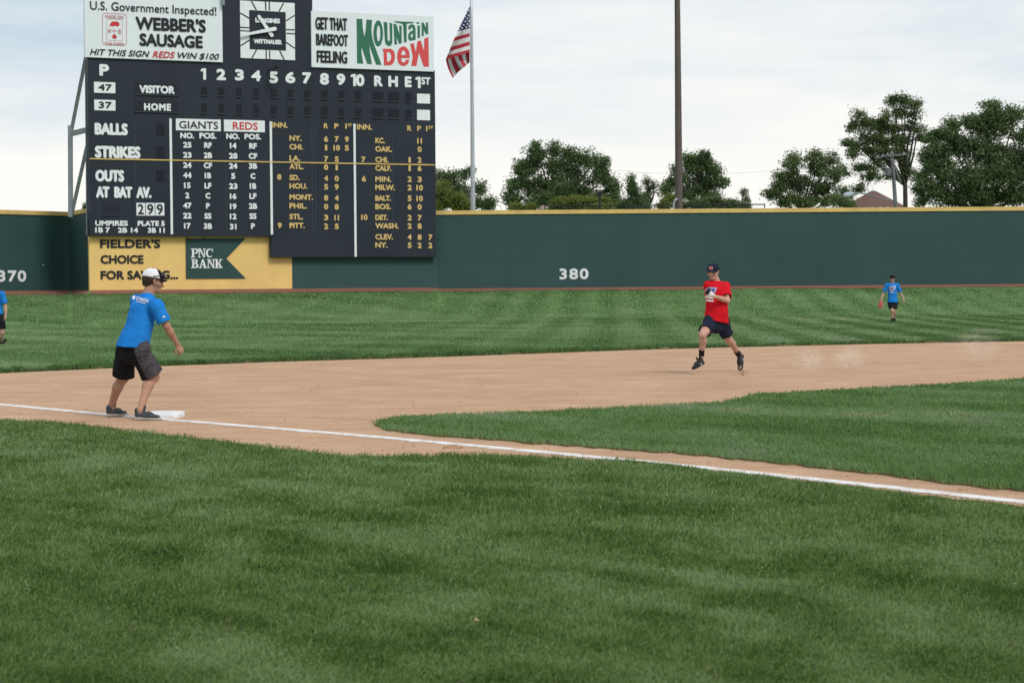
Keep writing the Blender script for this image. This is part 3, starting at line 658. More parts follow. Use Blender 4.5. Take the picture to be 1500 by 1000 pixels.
# clock above the board
Ck = thing('wall_clock', PB.px(391.5, 88, 0), 'square clock with white face, dark center and white hands above the scoreboard', 'clock')
V, F = solid(PB, [(351.5, 1), (431.6, 5), (432.3, 88.6), (352.6, 85)], .05, .05); cf = mk('clock_face', V, F, CREAM, Ck)
V, F = solid(PB, [(365, 15), (418.4, 18.2), (419, 74.4), (366, 72.2)], .02, .065); mk('dial_center', V, F, NAVY, cf)
q = Sheet(PB); O_ = .056
C3 = lambda x, y: (320 + x / 9.093, y / 9.093)
for a, b, wv_ in (((627, 25), (632, 145), 1.9), ((676, 27), (678, 147), 1.9), ((635, 670), (637, 790), 1.7), ((682, 674), (684, 794), 1.7), ((290, 368), (412, 374), 1.9), ((290, 412), (412, 418), 1.7), ((900, 398), (1015, 402), 1.8), ((902, 448), (1017, 455), 1.8),
                  ((440, 20), (505, 138), 1.9), ((868, 44), (808, 155), 1.9), ((290, 178), (410, 246), 1.9), ((1015, 208), (898, 284), 1.7), ((295, 612), (418, 536), 1.9), ((1017, 648), (900, 565), 1.9), ((445, 780), (508, 662), 1.8), ((876, 798), (815, 680), 1.9)):
    q.line(C3(*a), C3(*b), NAVY, wv_, O_)
q.text('LONGINES', 374, 410.2, 26.2, 33.2, CREAM, .09, off=.075); q.text('WITTNAUER', 371.6, 413, 57.2, 64, CREAM, .09, off=.075)
q.build('lettering', cf)
def hand(a, b, ra, rb, off):
    a = np.array(a); b = np.array(b); d = (b - a) / np.linalg.norm(b - a); n = np.array([-d[1], d[0]])
    o = [a + n * ra - d * ra * .3, b + n * rb, b + d * rb * .8, b - n * rb, a - n * ra - d * ra * .3, a - d * ra * .9]
    V, F = solid(PB, [tuple(x) for x in o], .05, off); mk('clock_hand', V, F, CREAM, Ck)
hand((398.6, 52.4), (379, 23.6), 2.6, 2.0, .16); hand((403, 42.4), (355, 51.6), 2.9, 1.6, .24)

# sausage sign
SIGN = mat('sign_white', (.72, .78, .82), (.67, .74, .79), .6, rough=.55)
Sg = thing('billboard', PB.px(225, 90, 0), "white sausage sign with red farm emblem above the scoreboard's left end", 'sign')
u_a, _ = PB.uw(124.2, 60, .12); u_b, wbb = PB.uw(326.3, 92.6, .12); _, wba = PB.uw(124.2, 82.6, .12); wtt = PB.uw(200, -34, .12)[1]
V, F = prism([PB.P(u_a, (wbb + wba) / 2, .12), PB.P(u_b, (wbb + wba) / 2, .12), PB.P(u_b, wtt, .12), PB.P(u_a, wtt, .12)], -PB.Nn * .25); mk('sign_panel', V, F, SIGN, Sg)
q = Sheet(PB.shifted(.12))
q.text('U.S. Government Inspected!', 132, 317, 1.8, 14.2, INK, .012); q.text("WEBBER'S", 198.6, 301.8, 24.6, 43.8, INK, .055); q.text('SAUSAGE', 204.4, 297.2, 49, 67.4, INK, .055)
q.text('HIT THIS SIGN', 131.6, 219.2, 71.6, 80.6, INK, .03, .28); q.text('REDS', 223.4, 256.6, 75, 84.4, REDP, .03, .28); q.text('WIN $100', 260.4, 321.2, 76.8, 85.6, INK, .03, .28)
def rrect(x0, x1, y0, y1, r, sk=.045):
    P = []
    for cx, cy, a0 in ((x1 - r, y1 - r, 0), (x0 + r, y1 - r, 90), (x0 + r, y0 + r, 180), (x1 - r, y0 + r, 270)):
        for k in range(6): a = math.radians(a0 + k * 18); P.append((cx + r * math.cos(a), cy + r * math.sin(a) + (cx - x0) * sk))
    return P
q.poly(rrect(149.6, 185.8, 18.8, 66, 4.5), PINKP, holes=[rrect(150.6, 184.8, 19.8, 65, 4)])
q.poly(rrect(156, 179.4, 27.6, 59.4, 3), PINKP, holes=[rrect(156.6, 178.8, 28.2, 58.8, 2.6)])
q.text('MADE ON', 154.4, 181, 21.8, 26.4, PINKP, .03); q.text('THE FARM', 153.6, 181, 61.4, 66, PINKP, .03)
q.poly([(161, 37.6), (162.4, 33.6), (164.5, 32), (171, 31.8), (174.4, 33.6), (175.2, 36), (174, 39), (172, 38.4), (171.4, 40), (170, 38.2), (166, 38.2), (165, 39.6), (163.6, 38.2), (161.6, 38.8), (159.4, 38.6)], REDP)
q.text('W', 157.8, 163, 42.6, 48.6, PINKP, .03); q.text('S', 173.4, 177.6, 43, 49, PINKP, .03)
q.line((167.4, 41), (167.6, 49.5), PINKP, .7, .012); q.line((163.5, 44), (172.5, 47), PINKP, .6, .013); q.line((163.5, 47), (172, 44.4), PINKP, .6, .014)
q.poly([(163.6, 53.6), (167.5, 49.8), (171.6, 54), (170.6, 54), (170.6, 57), (164.6, 56.8), (164.6, 53.6)], REDP)
q.build('lettering', Sg)
mk('edge_pole', *tube([PB.px(326.9, 8, .3), PB.px(326.6, -40, .3)], .09, 8), STEEL, Sg)

# soda sign
Sd = thing('billboard', PB.px(545, 100, 0), "white soda sign with green and red logo above the scoreboard's right end", 'sign')
u_a, wa1 = PB.uw(456.6, 98.4, .12); u_b, wb1 = PB.uw(635.6, 105.2, .12); _, wt1 = PB.uw(456.6, 16.5, .12); _, wt2 = PB.uw(635.6, 24.5, .12)
V, F = prism([PB.P(u_a, (wa1 + wb1) / 2, .12), PB.P(u_b, (wa1 + wb1) / 2, .12), PB.P(u_b, (wt1 + wt2) / 2, .12), PB.P(u_a, (wt1 + wt2) / 2, .12)], -PB.Nn * .25); mk('sign_panel', V, F, SIGN, Sd)
q = Sheet(PB.shifted(.12))
q.text('GET THAT', 462, 508.8, 25, 43.4, INK, .04); q.text('BAREFOOT', 463, 510, 49.5, 66.4, INK, .04); q.text('FEELING', 464, 509, 74, 91.8, INK, .04)
D3 = lambda pts: [(500 + x / 9.527, 10 + y / 9.527) for x, y in pts]
q.poly(D3([(213, 172), (293, 172), (300, 300), (324, 425), (340, 320), (350, 182), (430, 187), (420, 330), (432, 440), (470, 560), (562, 812), (485, 810), (392, 540), (400, 640), (428, 802), (362, 800), (280, 560), (282, 640), (307, 797), (220, 793)]), GREEND)
q.poly(D3(ell(515, 375, 67, 182)), GREEND, holes=[D3(ell(520, 375, 25, 112))])
q.poly(D3([(590, 215), (642, 218), (646, 460), (665, 490), (680, 462), (672, 222), (712, 240), (712, 500), (692, 545), (652, 552), (617, 520), (608, 470)]), GREEND)
q.poly(D3([(728, 238), (768, 245), (812, 390), (808, 258), (842, 270), (842, 515), (808, 522), (770, 420), (780, 525), (742, 532)]), GREEND)
q.poly(D3([(728, 203), (1015, 215), (1003, 230), (912, 240), (912, 495), (875, 502), (863, 255), (830, 235), (760, 222)]), GREEND)
q.poly(D3([(937, 270), (985, 243), (1022, 262), (1036, 310), (1038, 462), (1002, 470), (958, 478), (932, 450), (935, 385), (962, 348), (1000, 332), (998, 305), (985, 290), (970, 300), (965, 320), (935, 318)]), GREEND, holes=[D3([(966, 400), (998, 372), (998, 425), (976, 437)])])
q.poly(D3([(1040, 220), (1100, 220), (1080, 242), (1058, 242)]), GREEND); q.poly(D3([(1062, 265), (1098, 265), (1098, 435), (1065, 442)]), GREEND)
q.poly(D3([(1120, 222), (1148, 222), (1184, 300), (1180, 222), (1212, 222), (1212, 380), (1182, 388), (1150, 320), (1152, 408), (1122, 415)]), GREEND)
q.poly(D3([(575, 588), (690, 588), (735, 620), (752, 700), (735, 780), (690, 818), (592, 820), (595, 790), (590, 640)]), REDD, holes=[D3([(635, 635), (662, 632), (690, 660), (697, 700), (690, 740), (665, 768), (640, 768)])])
q.poly(D3([(955, 718), (955, 690), (945, 620), (905, 565), (860, 552), (810, 580), (782, 650), (780, 720), (795, 785), (830, 822), (880, 830), (930, 800), (950, 740), (905, 738), (890, 772), (862, 778), (840, 755), (835, 718)]), REDD, holes=[D3([(835, 672), (845, 625), (868, 608), (890, 628), (900, 676)])])
q.poly(D3([(960, 520), (1010, 510), (1040, 640), (1062, 485), (1108, 472), (1155, 620), (1158, 448), (1215, 425), (1222, 838), (1148, 836), (1085, 640), (1048, 828), (975, 828), (998, 700)]), REDD)
q.build('lettering', Sd)

# ------------------------------------------------------------------ flagpole and flag
FD = 113.0
Fl = thing('flagpole', at(692.6, 410, FD) * np.array([1, 1, 0]) + np.array([0, 0, BASE_Z - .2]), 'tall pale grey tapered flagpole behind the wall, right of the scoreboard', 'flagpole')
b0 = np.array(Fl.location)
V, F = tube([b0, at(692.8, 305, FD), at(690.9, 60, FD), at(690.2, -60, FD)], [.15, .135, .09, .075], 14); mk('pole', V, F, ALU, Fl, smooth=True)
top = at(690.2, -62, FD)
th = np.linspace(0, math.pi, 7); V = []; F = []
for i, a in enumerate(th):
    for k in range(10): V.append(top + .16 * np.array([math.sin(a) * math.cos(k * .6283), math.sin(a) * math.sin(k * .6283), math.cos(a)]))
F = [[i * 10 + k, i * 10 + (k + 1) % 10, (i + 1) * 10 + (k + 1) % 10, (i + 1) * 10 + k] for i in range(6) for k in range(10)]
mk('finial', V, F, mat('finial_gold', (.5, .38, .12), rough=.3, metallic=.6), Fl, smooth=True)
V, F = tube([at(689.2, -40, FD - .15), at(691.2, 290, FD - .17)], .012, 5); mk('halyard', V, F, ALU, Fl)
FR = mat('flag_red', (.42, .035, .06), rough=.8); FW_ = mat('flag_white', (.68, .69, .72), rough=.8); FB = mat('flag_blue', (.02, .03, .105), rough=.8)
ZF = lambda x, y: (640 + x / 7.69, y / 7.69)
V = []; F = []; mi = []
def patch(fn, nu, nv, colour):
    o = len(V)
    for j in range(nv + 1):
        for i in range(nu + 1): V.append(fn(i / nu, j / nv))
    for j in range(nv):
        for i in range(nu): F.append([o + j * (nu + 1) + i, o + j * (nu + 1) + i + 1, o + (j + 1) * (nu + 1) + i + 1, o + (j + 1) * (nu + 1) + i]); mi.append(colour((i + .5) / nu, (j + .5) / nv))
lt = np.array([0, .5, .66, .82, 1.0]); lx = np.array([368, 230, 185, 145, 100]); ly = np.array([75, 360, 460, 562, 672])
ht = np.array([0, .5, .60, .77, .92, 1]); hy = np.array([75, 320, 375, 465, 557, 590])
def fa(u, v):
    a = ZF(np.interp(v, lt, lx), np.interp(v, lt, ly)); b = ZF(370, np.interp(v, ht, hy)); sag = .0
    x = a[0] * (1 - u) + b[0] * u; y = a[1] * (1 - u) + b[1] * u
    return at(x, y, FD - .1 + (1 - u) * .35 * math.sin(v * 7 + u * 5) - (1 - u) * .25)
def ca(u, v):
    if v < .5: return 2
    k = np.searchsorted([.60, .68, .77, .845, .925], v); return [1, 0, 1, 0, 1, 0][k]
patch(fa, 12, 80, ca)
def fb(u, v):
    t = (100 + 270 * u, 672 - 82 * u); bx = np.interp(u, [0, .08, .3, .6, 1], [180, 190, 255, 325, 368]); by = np.interp(u, [0, .08, .3, .6, 1], [882, 868, 800, 745, 705])
    a = ZF(*t); b = ZF(bx, by); bow = -1.6 * math.sin(v * math.pi) * (1 - u)
    return at(a[0] * (1 - v) + b[0] * v + bow, a[1] * (1 - v) + b[1] * v, FD + .05 + .25 * math.sin(u * 9) * (.3 + v) + .2)
def cb(u, v): return [0, 1, 0, 1, 0, 1, 0][np.searchsorted([.09, .20, .36, .50, .66, .82], u)]
patch(fb, 44, 14, cb)
for a, b in ((355, 122), (335, 155), (358, 178), (318, 188), (342, 212), (296, 222), (322, 245), (358, 240), (276, 258), (302, 283), (345, 272), (262, 298), (284, 318), (330, 308), (362, 296), (250, 335)):
    c = np.array(ZF(a, b)); o = len(V)
    for k in range(10):
        r = 1.75 if k % 2 == 0 else .8; V.append(at(c[0] + r * math.sin(k * .6283), c[1] - r * math.cos(k * .6283), FD - .62))
    F.append([o + k for k in range(10)]); mi.append(1)
fo = mk('flag', V, F, [FR, FW_, FB], mi=mi, smooth=True, base=at(688, 50, FD))
tag(fo, 'limp red, white and blue stars and stripes flag hanging from the flagpole', 'flag')

# ------------------------------------------------------------------ poles behind the wall
PD = 117.0
Lp = thing('light_pole', np.array([*at(994.8, 400, PD)[:2], BASE_Z - .2]), 'tall brown wooden floodlight pole rising behind the center field wall', 'pole')
b0 = np.array(Lp.location)
tp = at(991.2, -150, PD)
V, F = tube([b0, at(994.6, 300, PD), at(993.2, 120, PD), at(992.2, 0, PD), tp], [.235, .225, .19, .165, .145], 14); mk('pole', V, F, WOOD, Lp, smooth=True)
V, F = join(beam(tp + (-1.6, 0, -.4), tp + (1.6, 0, -.4), .12, .12), beam(tp + (-1.6, 0, -1.6), tp + (1.6, 0, -1.6), .12, .12)); mk('crossarm', V, F, STEEL, Lp)
for k in range(8):
    c = tp + np.array([-1.4 + (k % 4) * .93, -.25, -.4 - 1.2 * (k // 4)])
    V, F = tube([c + (0, .2, 0), c + (0, -.05, -.03), c + (0, -.3, -.1)], [.08, .2, .28], 12); mk('floodlight', V, F, ALU, Lp, smooth=True)
V, F = tube([at(988.6, 330, PD - .3), at(986.8, 305, PD - .3), at(987.3, 297, PD - .3), at(989.6, 292.5, PD - .3), at(992, 291, PD - .2)], .06, 8); mk('conduit', V, F, ALU, Lp, smooth=True)

Dp = thing('fence_post', np.array([*at(879, 400, 124)[:2], BASE_Z - .2]), 'dark square post with a small top bracket standing before the big tree', 'post')
V, F = join(beam(np.array(Dp.location), at(878.4, 284, 124), .13, .13)); mk('post', V, F, DARKM, Dp)
V, F = join(beam(at(875.5, 283.6, 124), at(881.4, 282.2, 124), .12, .2), beam(at(874.6, 286.6, 124), at(878.4, 285.6, 124), .08, .1)); mk('bracket', V, F, DARKM, Dp)
# dark chain link fence
Fe = thing('chain_link_fence', np.array([*at(850, 400, 122)[:2], BASE_Z - .2]), 'low dark chain link fence showing just above the yellow wall cap', 'fence')
a = at(798, 301.6, 122); b = at(1120, 299.4, 122)
V, F = join(tube([a, b], .035, 6), tube([a - (0, 0, .3), b - (0, 0, .3)], .02, 6)); mk('top_rail', V, F, DARKM, Fe)
for k in range(11):
    p = a + (b - a) * k / 10; V, F = tube([p - (0, 0, 3.2), p + (0, 0, .06)], .035, 6); mk('post', V, F, DARKM, Fe)
V = []; F = []
Lf = np.linalg.norm(b - a); st_ = .22
for k in range(int(Lf / st_)):
    for sgn in (1, -1):
        p0 = a + (b - a) * (k * st_ / Lf) - (0, 0, .6); p1 = p0 + (b - a) / Lf * .55 * sgn + (0, 0, .58)
        v, f = tube([p0, p1], .006, 3, False); o = len(V); V += v; F += [[i + o for i in q_] for q_ in f]
mk('wire_mesh', V, F, DARKM, Fe)
# small domed roof
dm = at(797, 309, 135); V = []; F = []
for i in range(7):
    a = i / 6 * math.pi / 2
    for k in range(16): V.append(dm + np.array([.42 * math.cos(a) * math.cos(k * math.pi / 8), .42 * math.cos(a) * math.sin(k * math.pi / 8), .05 + .34 * math.sin(a)]))
F = [[i * 16 + k, i * 16 + (k + 1) % 16, (i + 1) * 16 + (k + 1) % 16, (i + 1) * 16 + k] for i in range(6) for k in range(16)]
v, f = tube([dm - (0, 0, 4.2), dm - (0, 0, .12), dm + (0, 0, .02), dm + (0, 0, .05)], [.4, .4, .62, .5], 16); o = len(V); V += v; F += [[i + o for i in q_] for q_ in f]
tag(mk('vent_turret', V, F, mat('faded_pink_paint', (.30, .22, .21), rough=.7), smooth=True, base=dm - (0, 0, 4.2)), 'small faded pink domed vent peeking over the wall below the big tree', 'vent')

# utility pole with street lamp arm
UD = 140.0
Up = thing('utility_pole', np.array([*at(1312, 400, UD)[:2], 1.0]), 'grey utility pole with crossarm, transformer and street lamp before the roof', 'utility pole')
UG = mat('weathered_pole_grey', (.19, .20, .21), (.13, .13, .14), 2, rough=.9)
V, F = tube([np.array(Up.location), at(1311.8, 300, UD), at(1308.6, 255, UD), at(1306, 222, UD)], [.17, .15, .13, .11], 10); mk('pole', V, F, UG, Up, smooth=True)
V, F = join(beam(at(1282, 231.5, UD - .2), at(1310, 225.6, UD - .2), .12, .12), beam(at(1300, 228.5, UD - .3), at(1328, 226, UD + .2), .12, .12), beam(at(1294, 229, UD - .2), at(1307, 236, UD - .1), .06, .06)); mk('crossarm', V, F, UG, Up)
for a, b in ((1285, 229.4), (1293, 227.6), (1300, 226), (1324, 224.6)):
    V, F = tube([at(a, b + 1.6, UD - .2), at(a, b - 1.6, UD - .2)], [.05, .07], 8); mk('insulator', V, F, ALU, Up)
V, F = tube([at(1301, 257, UD - .3), at(1301, 246, UD - .3)], .2, 12); mk('transformer', V, F, UG, Up)
V, F = tube([at(1287, 248, UD), at(1284, 250, UD), at(1286, 245, UD), at(1291, 247, UD), at(1295, 244, UD)], .03, 5); mk('wire_coil', V, F, STEEL, Up)
V, F = tube([at(1308.5, 236, UD - .2), at(1313, 250, UD - .4), at(1319.5, 270, UD - .6)], .04, 6); mk('brace', V, F, UG, Up)
V, F = tube([at(1310.5, 296.6, UD - .1), at(1294, 292, UD - .6), at(1277, 287, UD - 1.2), at(1262, 283, UD - 1.8), at(1252, 282.6, UD - 2.2), at(1247, 284, UD - 2.3)], [.045] * 6, 8); la = mk('lamp_arm', V, F, STEEL, Up, smooth=True)
V, F = tube([at(1251, 283, UD - 2.2), at(1247, 284, UD - 2.3), at(1241.5, 285.6, UD - 2.45), at(1236.5, 286.6, UD - 2.6), at(1235.2, 287, UD - 2.6)], [.07, .16, .21, .15, .04], 10); mk('lamp_head', V, F, mat('lamp_grey', (.36, .41, .47), rough=.4), la, smooth=True)
V = []; F = []
for (x0, y0), (x1, y1), dy in (((1285, 228), (900, 250), 14), ((1300, 225), (1640, 205), 10), ((1309, 246), (1150, 262), 4), ((1309, 247.5), (1150, 264.5), 4)):
    pts = [at(x0 + (x1 - x0) * t, y0 + (y1 - y0) * t + dy * 4 * t * (1 - t), UD + 6 * t) for t in np.linspace(0, 1, 12)]
    v, f = tube(pts, .008, 4, False); o = len(V); V += v; F += [[i + o for i in q_] for q_ in f]
mk('cable', V, F, DARKM, Up)

# house with pyramid roof
HD = 168.0
Hs = thing('house', np.array([*at(1290, 400, HD)[:2], 0]), 'building with brown pyramid roof and a row of pale vents behind the wall', 'building')
cx_, cz_ = at(1290, 304, HD)[0], at(1290, 304, HD)[2]; rr = 3.8; ap = at(1291.5, 275, HD)[2]
n = 8; ring = [np.array([cx_ + rr * math.cos(2 * math.pi * (k + .5) / n), HD + 3.4 + rr * math.sin(2 * math.pi * (k + .5) / n), cz_ - .35]) for k in range(n)]; apx = np.array([cx_, HD + 3.4, ap])
mk('roof', ring + [apx] + [r - (0, 0, .2) for r in ring], [[k, (k + 1) % n, n] for k in range(n)] + [[k, k + n + 1, (k + 1) % n + n + 1, (k + 1) % n] for k in range(n)], mat('brown_shingles', (.160, .092, .080), (.120, .068, .060), 6, 5, (1, 1, 3), rough=.9, bump=.4, bscale=12), Hs)
w8 = [np.array([cx_ + .9 * (r[0] - cx_), HD + 3.4 + .9 * (r[1] - HD - 3.4), 0]) for r in ring]
V = w8 + [p + (0, 0, cz_ - .45) for p in w8]; mk('wall', V, [[k, (k + 1) % n, (k + 1) % n + n, k + n] for k in range(n)], mat('house_brick', (.22, .12, .09), (.17, .09, .07), 3, rough=.9), Hs)
V, F = tube([apx - (0, 0, .12), apx + (0, 0, .12)], [.2, .06], 8); mk('roof_cap', V, F, CREAM, Hs)
for k in range(n):
    for j in (.25, .5, .75):
        e0, e1 = ring[k], ring[(k + 1) % n]; p = e0 + (e1 - e0) * j; p = p + (apx - p) * .10
        nn = np.cross(e1 - e0, apx - e0); nn /= np.linalg.norm(nn); V, F = tube([p - nn * .05, p + nn * .14], [.17, .14], 8); mk('roof_vent', V, F, CREAM, Hs)
# wings of the same roof reaching left
V, F = prism([at(1262, 303, HD + 1), at(1302, 305, HD + 1), at(1300, 296, HD + 3), at(1280, 290, HD + 3.5)], (0, 5, 0))

# ------------------------------------------------------------------ trees
def leafmat(name, cols): return tint_mat(name, cols, .45, .75, .15)
LD = leafmat('dark_leaves', [(.060, .106, .046), (.106, .170, .070), (.162, .235, .105), (.22, .30, .15)])
LM = leafmat('mid_leaves', [(.064, .102, .042), (.110, .164, .064), (.162, .225, .094), (.22, .285, .14)])
LY = leafmat('yellow_green_leaves', [(.110, .145, .035), (.165, .205, .050), (.22, .255, .075), (.27, .295, .115)])
def tree(name, label, cat, D, lobes, m, dens=1.0, leaf=.24, trunk=None, clump=.75, group='trees behind the outfield wall', seed=0, limbs=True, twig=0, fork_y=None):
    """lobes: (cx, cy, rx, ry[, fill]) in photo pixels at distance D"""
    r = np.random.default_rng(seed); ppm = FPX / D
    bx, by = trunk if trunk else (np.mean([l[0] for l in lobes]), max(l[1] for l in lobes))
    base = np.array([at(bx, 400, D)[0], D, 0.0])
    root = thing(name, base, label, cat, group)
    C = []; T = []
    for li, l in enumerate(lobes):
        c = at(l[0], l[1], D); rx, rz = l[2] / ppm, l[3] / ppm; ry = .8 * rx; fill = l[4] if len(l) > 4 else 1
        c = c + np.array([0, r.uniform(-.35, .35) * rx, 0])
        nc = int(dens * fill * 4.0 * (rx * rz + rx * ry + ry * rz) / clump ** 2) + 4
        d = r.normal(0, 1, (nc, 3)); d /= np.linalg.norm(d, axis=1)[:, None]; rad = r.random(nc) ** .45 * r.uniform(.82, 1.12, nc)
        cc = c + d * rad[:, None] * np.array([rx, ry, rz])
        for q_ in cc:
            nl = int(r.integers(60, 130)); s_ = clump * r.uniform(.5, 1.15)
            off = np.clip(r.normal(0, .48, (nl, 3)), -1.0, 1.0) * s_ * np.array([1, 1, .75]); C.append(q_ + off)
            T.append(np.clip(r.normal(.45, .18) + r.normal(0, .16, nl) + off[:, 2] * .25, 0, 1))
    C = np.concatenate(C); T = np.concatenate(T); n = len(C)
    k = C[:, 2] > .5; C, T = C[k], T[k]; n = len(C)
    a = r.normal(0, 1, (n, 3)); a[:, 2] *= .6; a /= np.linalg.norm(a, axis=1)[:, None]; b = np.cross(a, r.normal(0, 1, (n, 3))); b /= np.linalg.norm(b, axis=1)[:, None]
    s_ = .60 * leaf * r.uniform(.6, 1.3, n)[:, None]; a *= s_ * .62; b *= s_ * .36
    V = np.stack([C - a, C - b, C + a, C + b], 1).reshape(-1, 3)
    mkbig('crown', V, 4, 'quad', m, T, parent=root)
    # trunk and limbs
    if limbs:
        h = min(at(l[0], l[1], D)[2] - l[3] / ppm for l in lobes); fork = base + np.array([0, 0, at(bx, fork_y, D)[2] if fork_y else max(1.8, h * .9 + .6)])
        R0 = .009 * max(at(l[0], l[1], D)[2] + l[3] / ppm for l in lobes) + .06
        parts = [tube([base, base + (fork - base) * .5 + (.05, 0, 0), fork], [R0 * 1.25, R0, R0 * .85], 9)]
        for l in lobes:
            if len(l) > 4 and l[4] == .5: continue
            e = at(l[0], l[1], D) + np.array([0, 0, l[3] / ppm * .45]); mid = fork + (e - fork) * .5 + np.array([r.uniform(-.3, .3), r.uniform(-.3, .3), -.1 * np.linalg.norm((e - fork)[:2])])
            parts.append(tube([fork - (0, 0, .3), mid, e], [R0 * .6, R0 * .38, R0 * .08], 7))
            for q_ in range(5 + twig):
                t = r.uniform(.35, .95); p = mid + (e - mid) * t; c = at(l[0], l[1], D); d = r.normal(0, 1, 3) * np.array([l[2], l[2] * .8, l[3]]) / ppm * .62; d[2] = abs(d[2]) * .7
                parts.append(tube([p, p + d * .5 + (0, 0, .1), p + d], [R0 * .2, R0 * .11, R0 * .03], 5, False))
        V, F = join(*parts); mk('trunk', V, F, BARK, root, smooth=True)
    return root
tree('deciduous_tree', 'loose green tree half hidden between scoreboard and flagpole', 'tree', 140, [(668, 268, 15, 16), (684, 256, 11, 13, .6), (652, 268, 14, 18), (676, 287, 22, 14, .7), (706, 276, 12, 9), (704, 297, 20, 10), (642, 262, 10, 12), (716, 300, 9, 6), (650, 290, 20, 16)], LD, .85, .22, (668, 300), .6, seed=1)
tree('shrub', 'olive green bush against the right edge of the scoreboard', 'bush', 134, [(646, 285, 16, 22), (664, 294, 16, 15), (682, 300, 14, 11), (640, 300, 18, 14)], LY, 1.0, .18, (650, 308), .45, 'bushes behind the outfield wall', 2, False)
tree('deciduous_tree', 'broad dense dark green tree right of the flagpole', 'tree', 150,
     [(785, 222, 15, 17), (780, 245, 16, 16), (812, 222, 8, 18), (812, 248, 14, 18), (829, 230, 9, 17), (842, 232, 10, 15), (857, 236, 9, 17), (834, 258, 22, 18), (874, 238, 5, 14), (883, 240, 7, 12), (876, 258, 14, 14), (762, 250, 10, 12), (768, 270, 16, 12, .8), (752, 272, 10, 10), (754, 288, 14, 9), (748, 296, 8, 5), (790, 275, 22, 18), (818, 280, 26, 20), (850, 282, 24, 20), (892, 264, 10, 10), (893, 280, 14, 14), (880, 292, 20, 12), (905, 292, 8, 10), (800, 295, 30, 10)], LD, 1.15, .23, (815, 305), .62, seed=3)
tree('shrub', 'rounded yellow green bush in front of the broad dense tree', 'bush', 131, [(822, 300, 16, 9), (842, 297, 20, 9), (862, 298, 18, 9), (884, 298, 16, 8), (830, 306, 26, 6), (870, 306, 26, 6)], LY, 1.5, .16, (845, 308), .38, 'bushes behind the outfield wall', 4, False)
tree('shrub', 'small low green bush at the left foot of the broad tree', 'bush', 132, [(752, 303, 8, 5), (766, 306, 12, 4), (778, 305, 10, 5)], LY, 1.4, .16, (764, 308), .36, 'bushes behind the outfield wall', 14, False)
tree('conifer', 'small dark pointed evergreen between the broad tree and the light pole', 'tree', 138, [(925, 266, 5, 12), (927, 278, 8, 12), (930, 292, 13, 12), (933, 303, 20, 8), (912, 302, 14, 8)], LD, 1.3, .18, (928, 306), .45, seed=5)
tree('sparse_tree', 'thin half bare tree with spiky twigs left of the light pole', 'tree', 143, [(945, 268, 9, 12, .18), (952, 280, 9, 12, .3), (944, 290, 10, 10, .6), (958, 272, 5, 10, .15)], LM, .8, .15, (949, 306), .4, seed=6, twig=14)
tree('deciduous_tree', 'dark green tree standing directly behind the wooden light pole', 'tree', 146, [(1012, 232, 13, 10), (1028, 230, 12, 9), (1038, 238, 10, 8), (1022, 248, 20, 12), (1046, 250, 12, 8), (1052, 266, 14, 9), (1030, 270, 24, 12), (1000, 262, 10, 10, .8), (982, 270, 14, 11), (976, 280, 10, 8), (1005, 284, 16, 10, .8), (1040, 286, 18, 8, .7), (992, 248, 6, 8, .7)], LD, 1.0, .22, (1016, 305), .6, seed=7)
tree('shrub', 'light green loose bush just left of the light pole', 'bush', 134, [(985, 292, 13, 10, .7), (975, 301, 12, 7), (997, 302, 12, 6)], LY, 1.0, .16, (985, 308), .4, 'bushes behind the outfield wall', 8, False)
tree('shrub', 'broad mid green hedge-like bush right of the light pole', 'bush', 133, [(1020, 300, 16, 8), (1045, 297, 18, 10), (1070, 300, 18, 9), (1088, 304, 12, 6)], LM, 1.3, .17, (1050, 308), .42, 'bushes behind the outfield wall', 9, False)
tree('sapling', 'thin sparse sapling at the right end of the hedge-like bush', 'tree', 136, [(1090, 284, 5, 9, .25), (1093, 294, 7, 8, .4)], LM, .7, .14, (1092, 306), .35, seed=15, twig=8)
tree('deciduous_tree', 'bushy mid green tree left of the brown roof', 'tree', 152, [(1165, 232, 9, 12), (1160, 248, 14, 14), (1193, 232, 11, 13), (1196, 250, 15, 16), (1218, 236, 9, 12), (1222, 256, 12, 14), (1145, 256, 9, 10), (1142, 272, 14, 12), (1172, 270, 18, 14), (1204, 275, 20, 14), (1130, 285, 10, 10), (1150, 293, 20, 10), (1185, 295, 22, 10), (1216, 294, 16, 10, .7)], LM, .95, .22, (1175, 305), .6, seed=10)
tree('deciduous_tree', 'tall airy tree with visible dark forked trunk behind the utility pole', 'tree', 158,
     [(1255, 168, 9, 8, .7), (1252, 185, 12, 9), (1268, 178, 14, 9, .8), (1285, 182, 13, 9), (1246, 208, 12, 9), (1268, 202, 16, 10, .8), (1290, 205, 15, 12), (1308, 150, 10, 10), (1326, 146, 14, 9), (1345, 152, 10, 7, .6), (1320, 164, 14, 9), (1340, 166, 12, 7, .7), (1310, 188, 14, 9), (1322, 205, 16, 14), (1304, 222, 18, 12), (1248, 228, 12, 8, .5), (1262, 242, 16, 8, .5), (1284, 240, 14, 9, .6), (1322, 228, 10, 10), (1240, 252, 12, 9, .5), (1300, 260, 18, 8, .5), (1272, 260, 12, 6, .5), (1345, 190, 10, 9, .6), (1352, 205, 9, 8, .5), (1278, 222, 16, 12, .7), (1258, 218, 12, 9, .6), (1334, 186, 10, 10, .6), (1296, 172, 12, 9, .6), (1330, 250, 10, 12, .4), (1290, 190, 18, 12, .5), (1240, 284, 14, 13, .5), (1258, 278, 12, 8, .5), (1345, 262, 9, 14, .5), (1280, 252, 14, 8, .5)], LM, .72, .22, (1326, 300), .58, seed=11, fork_y=266)
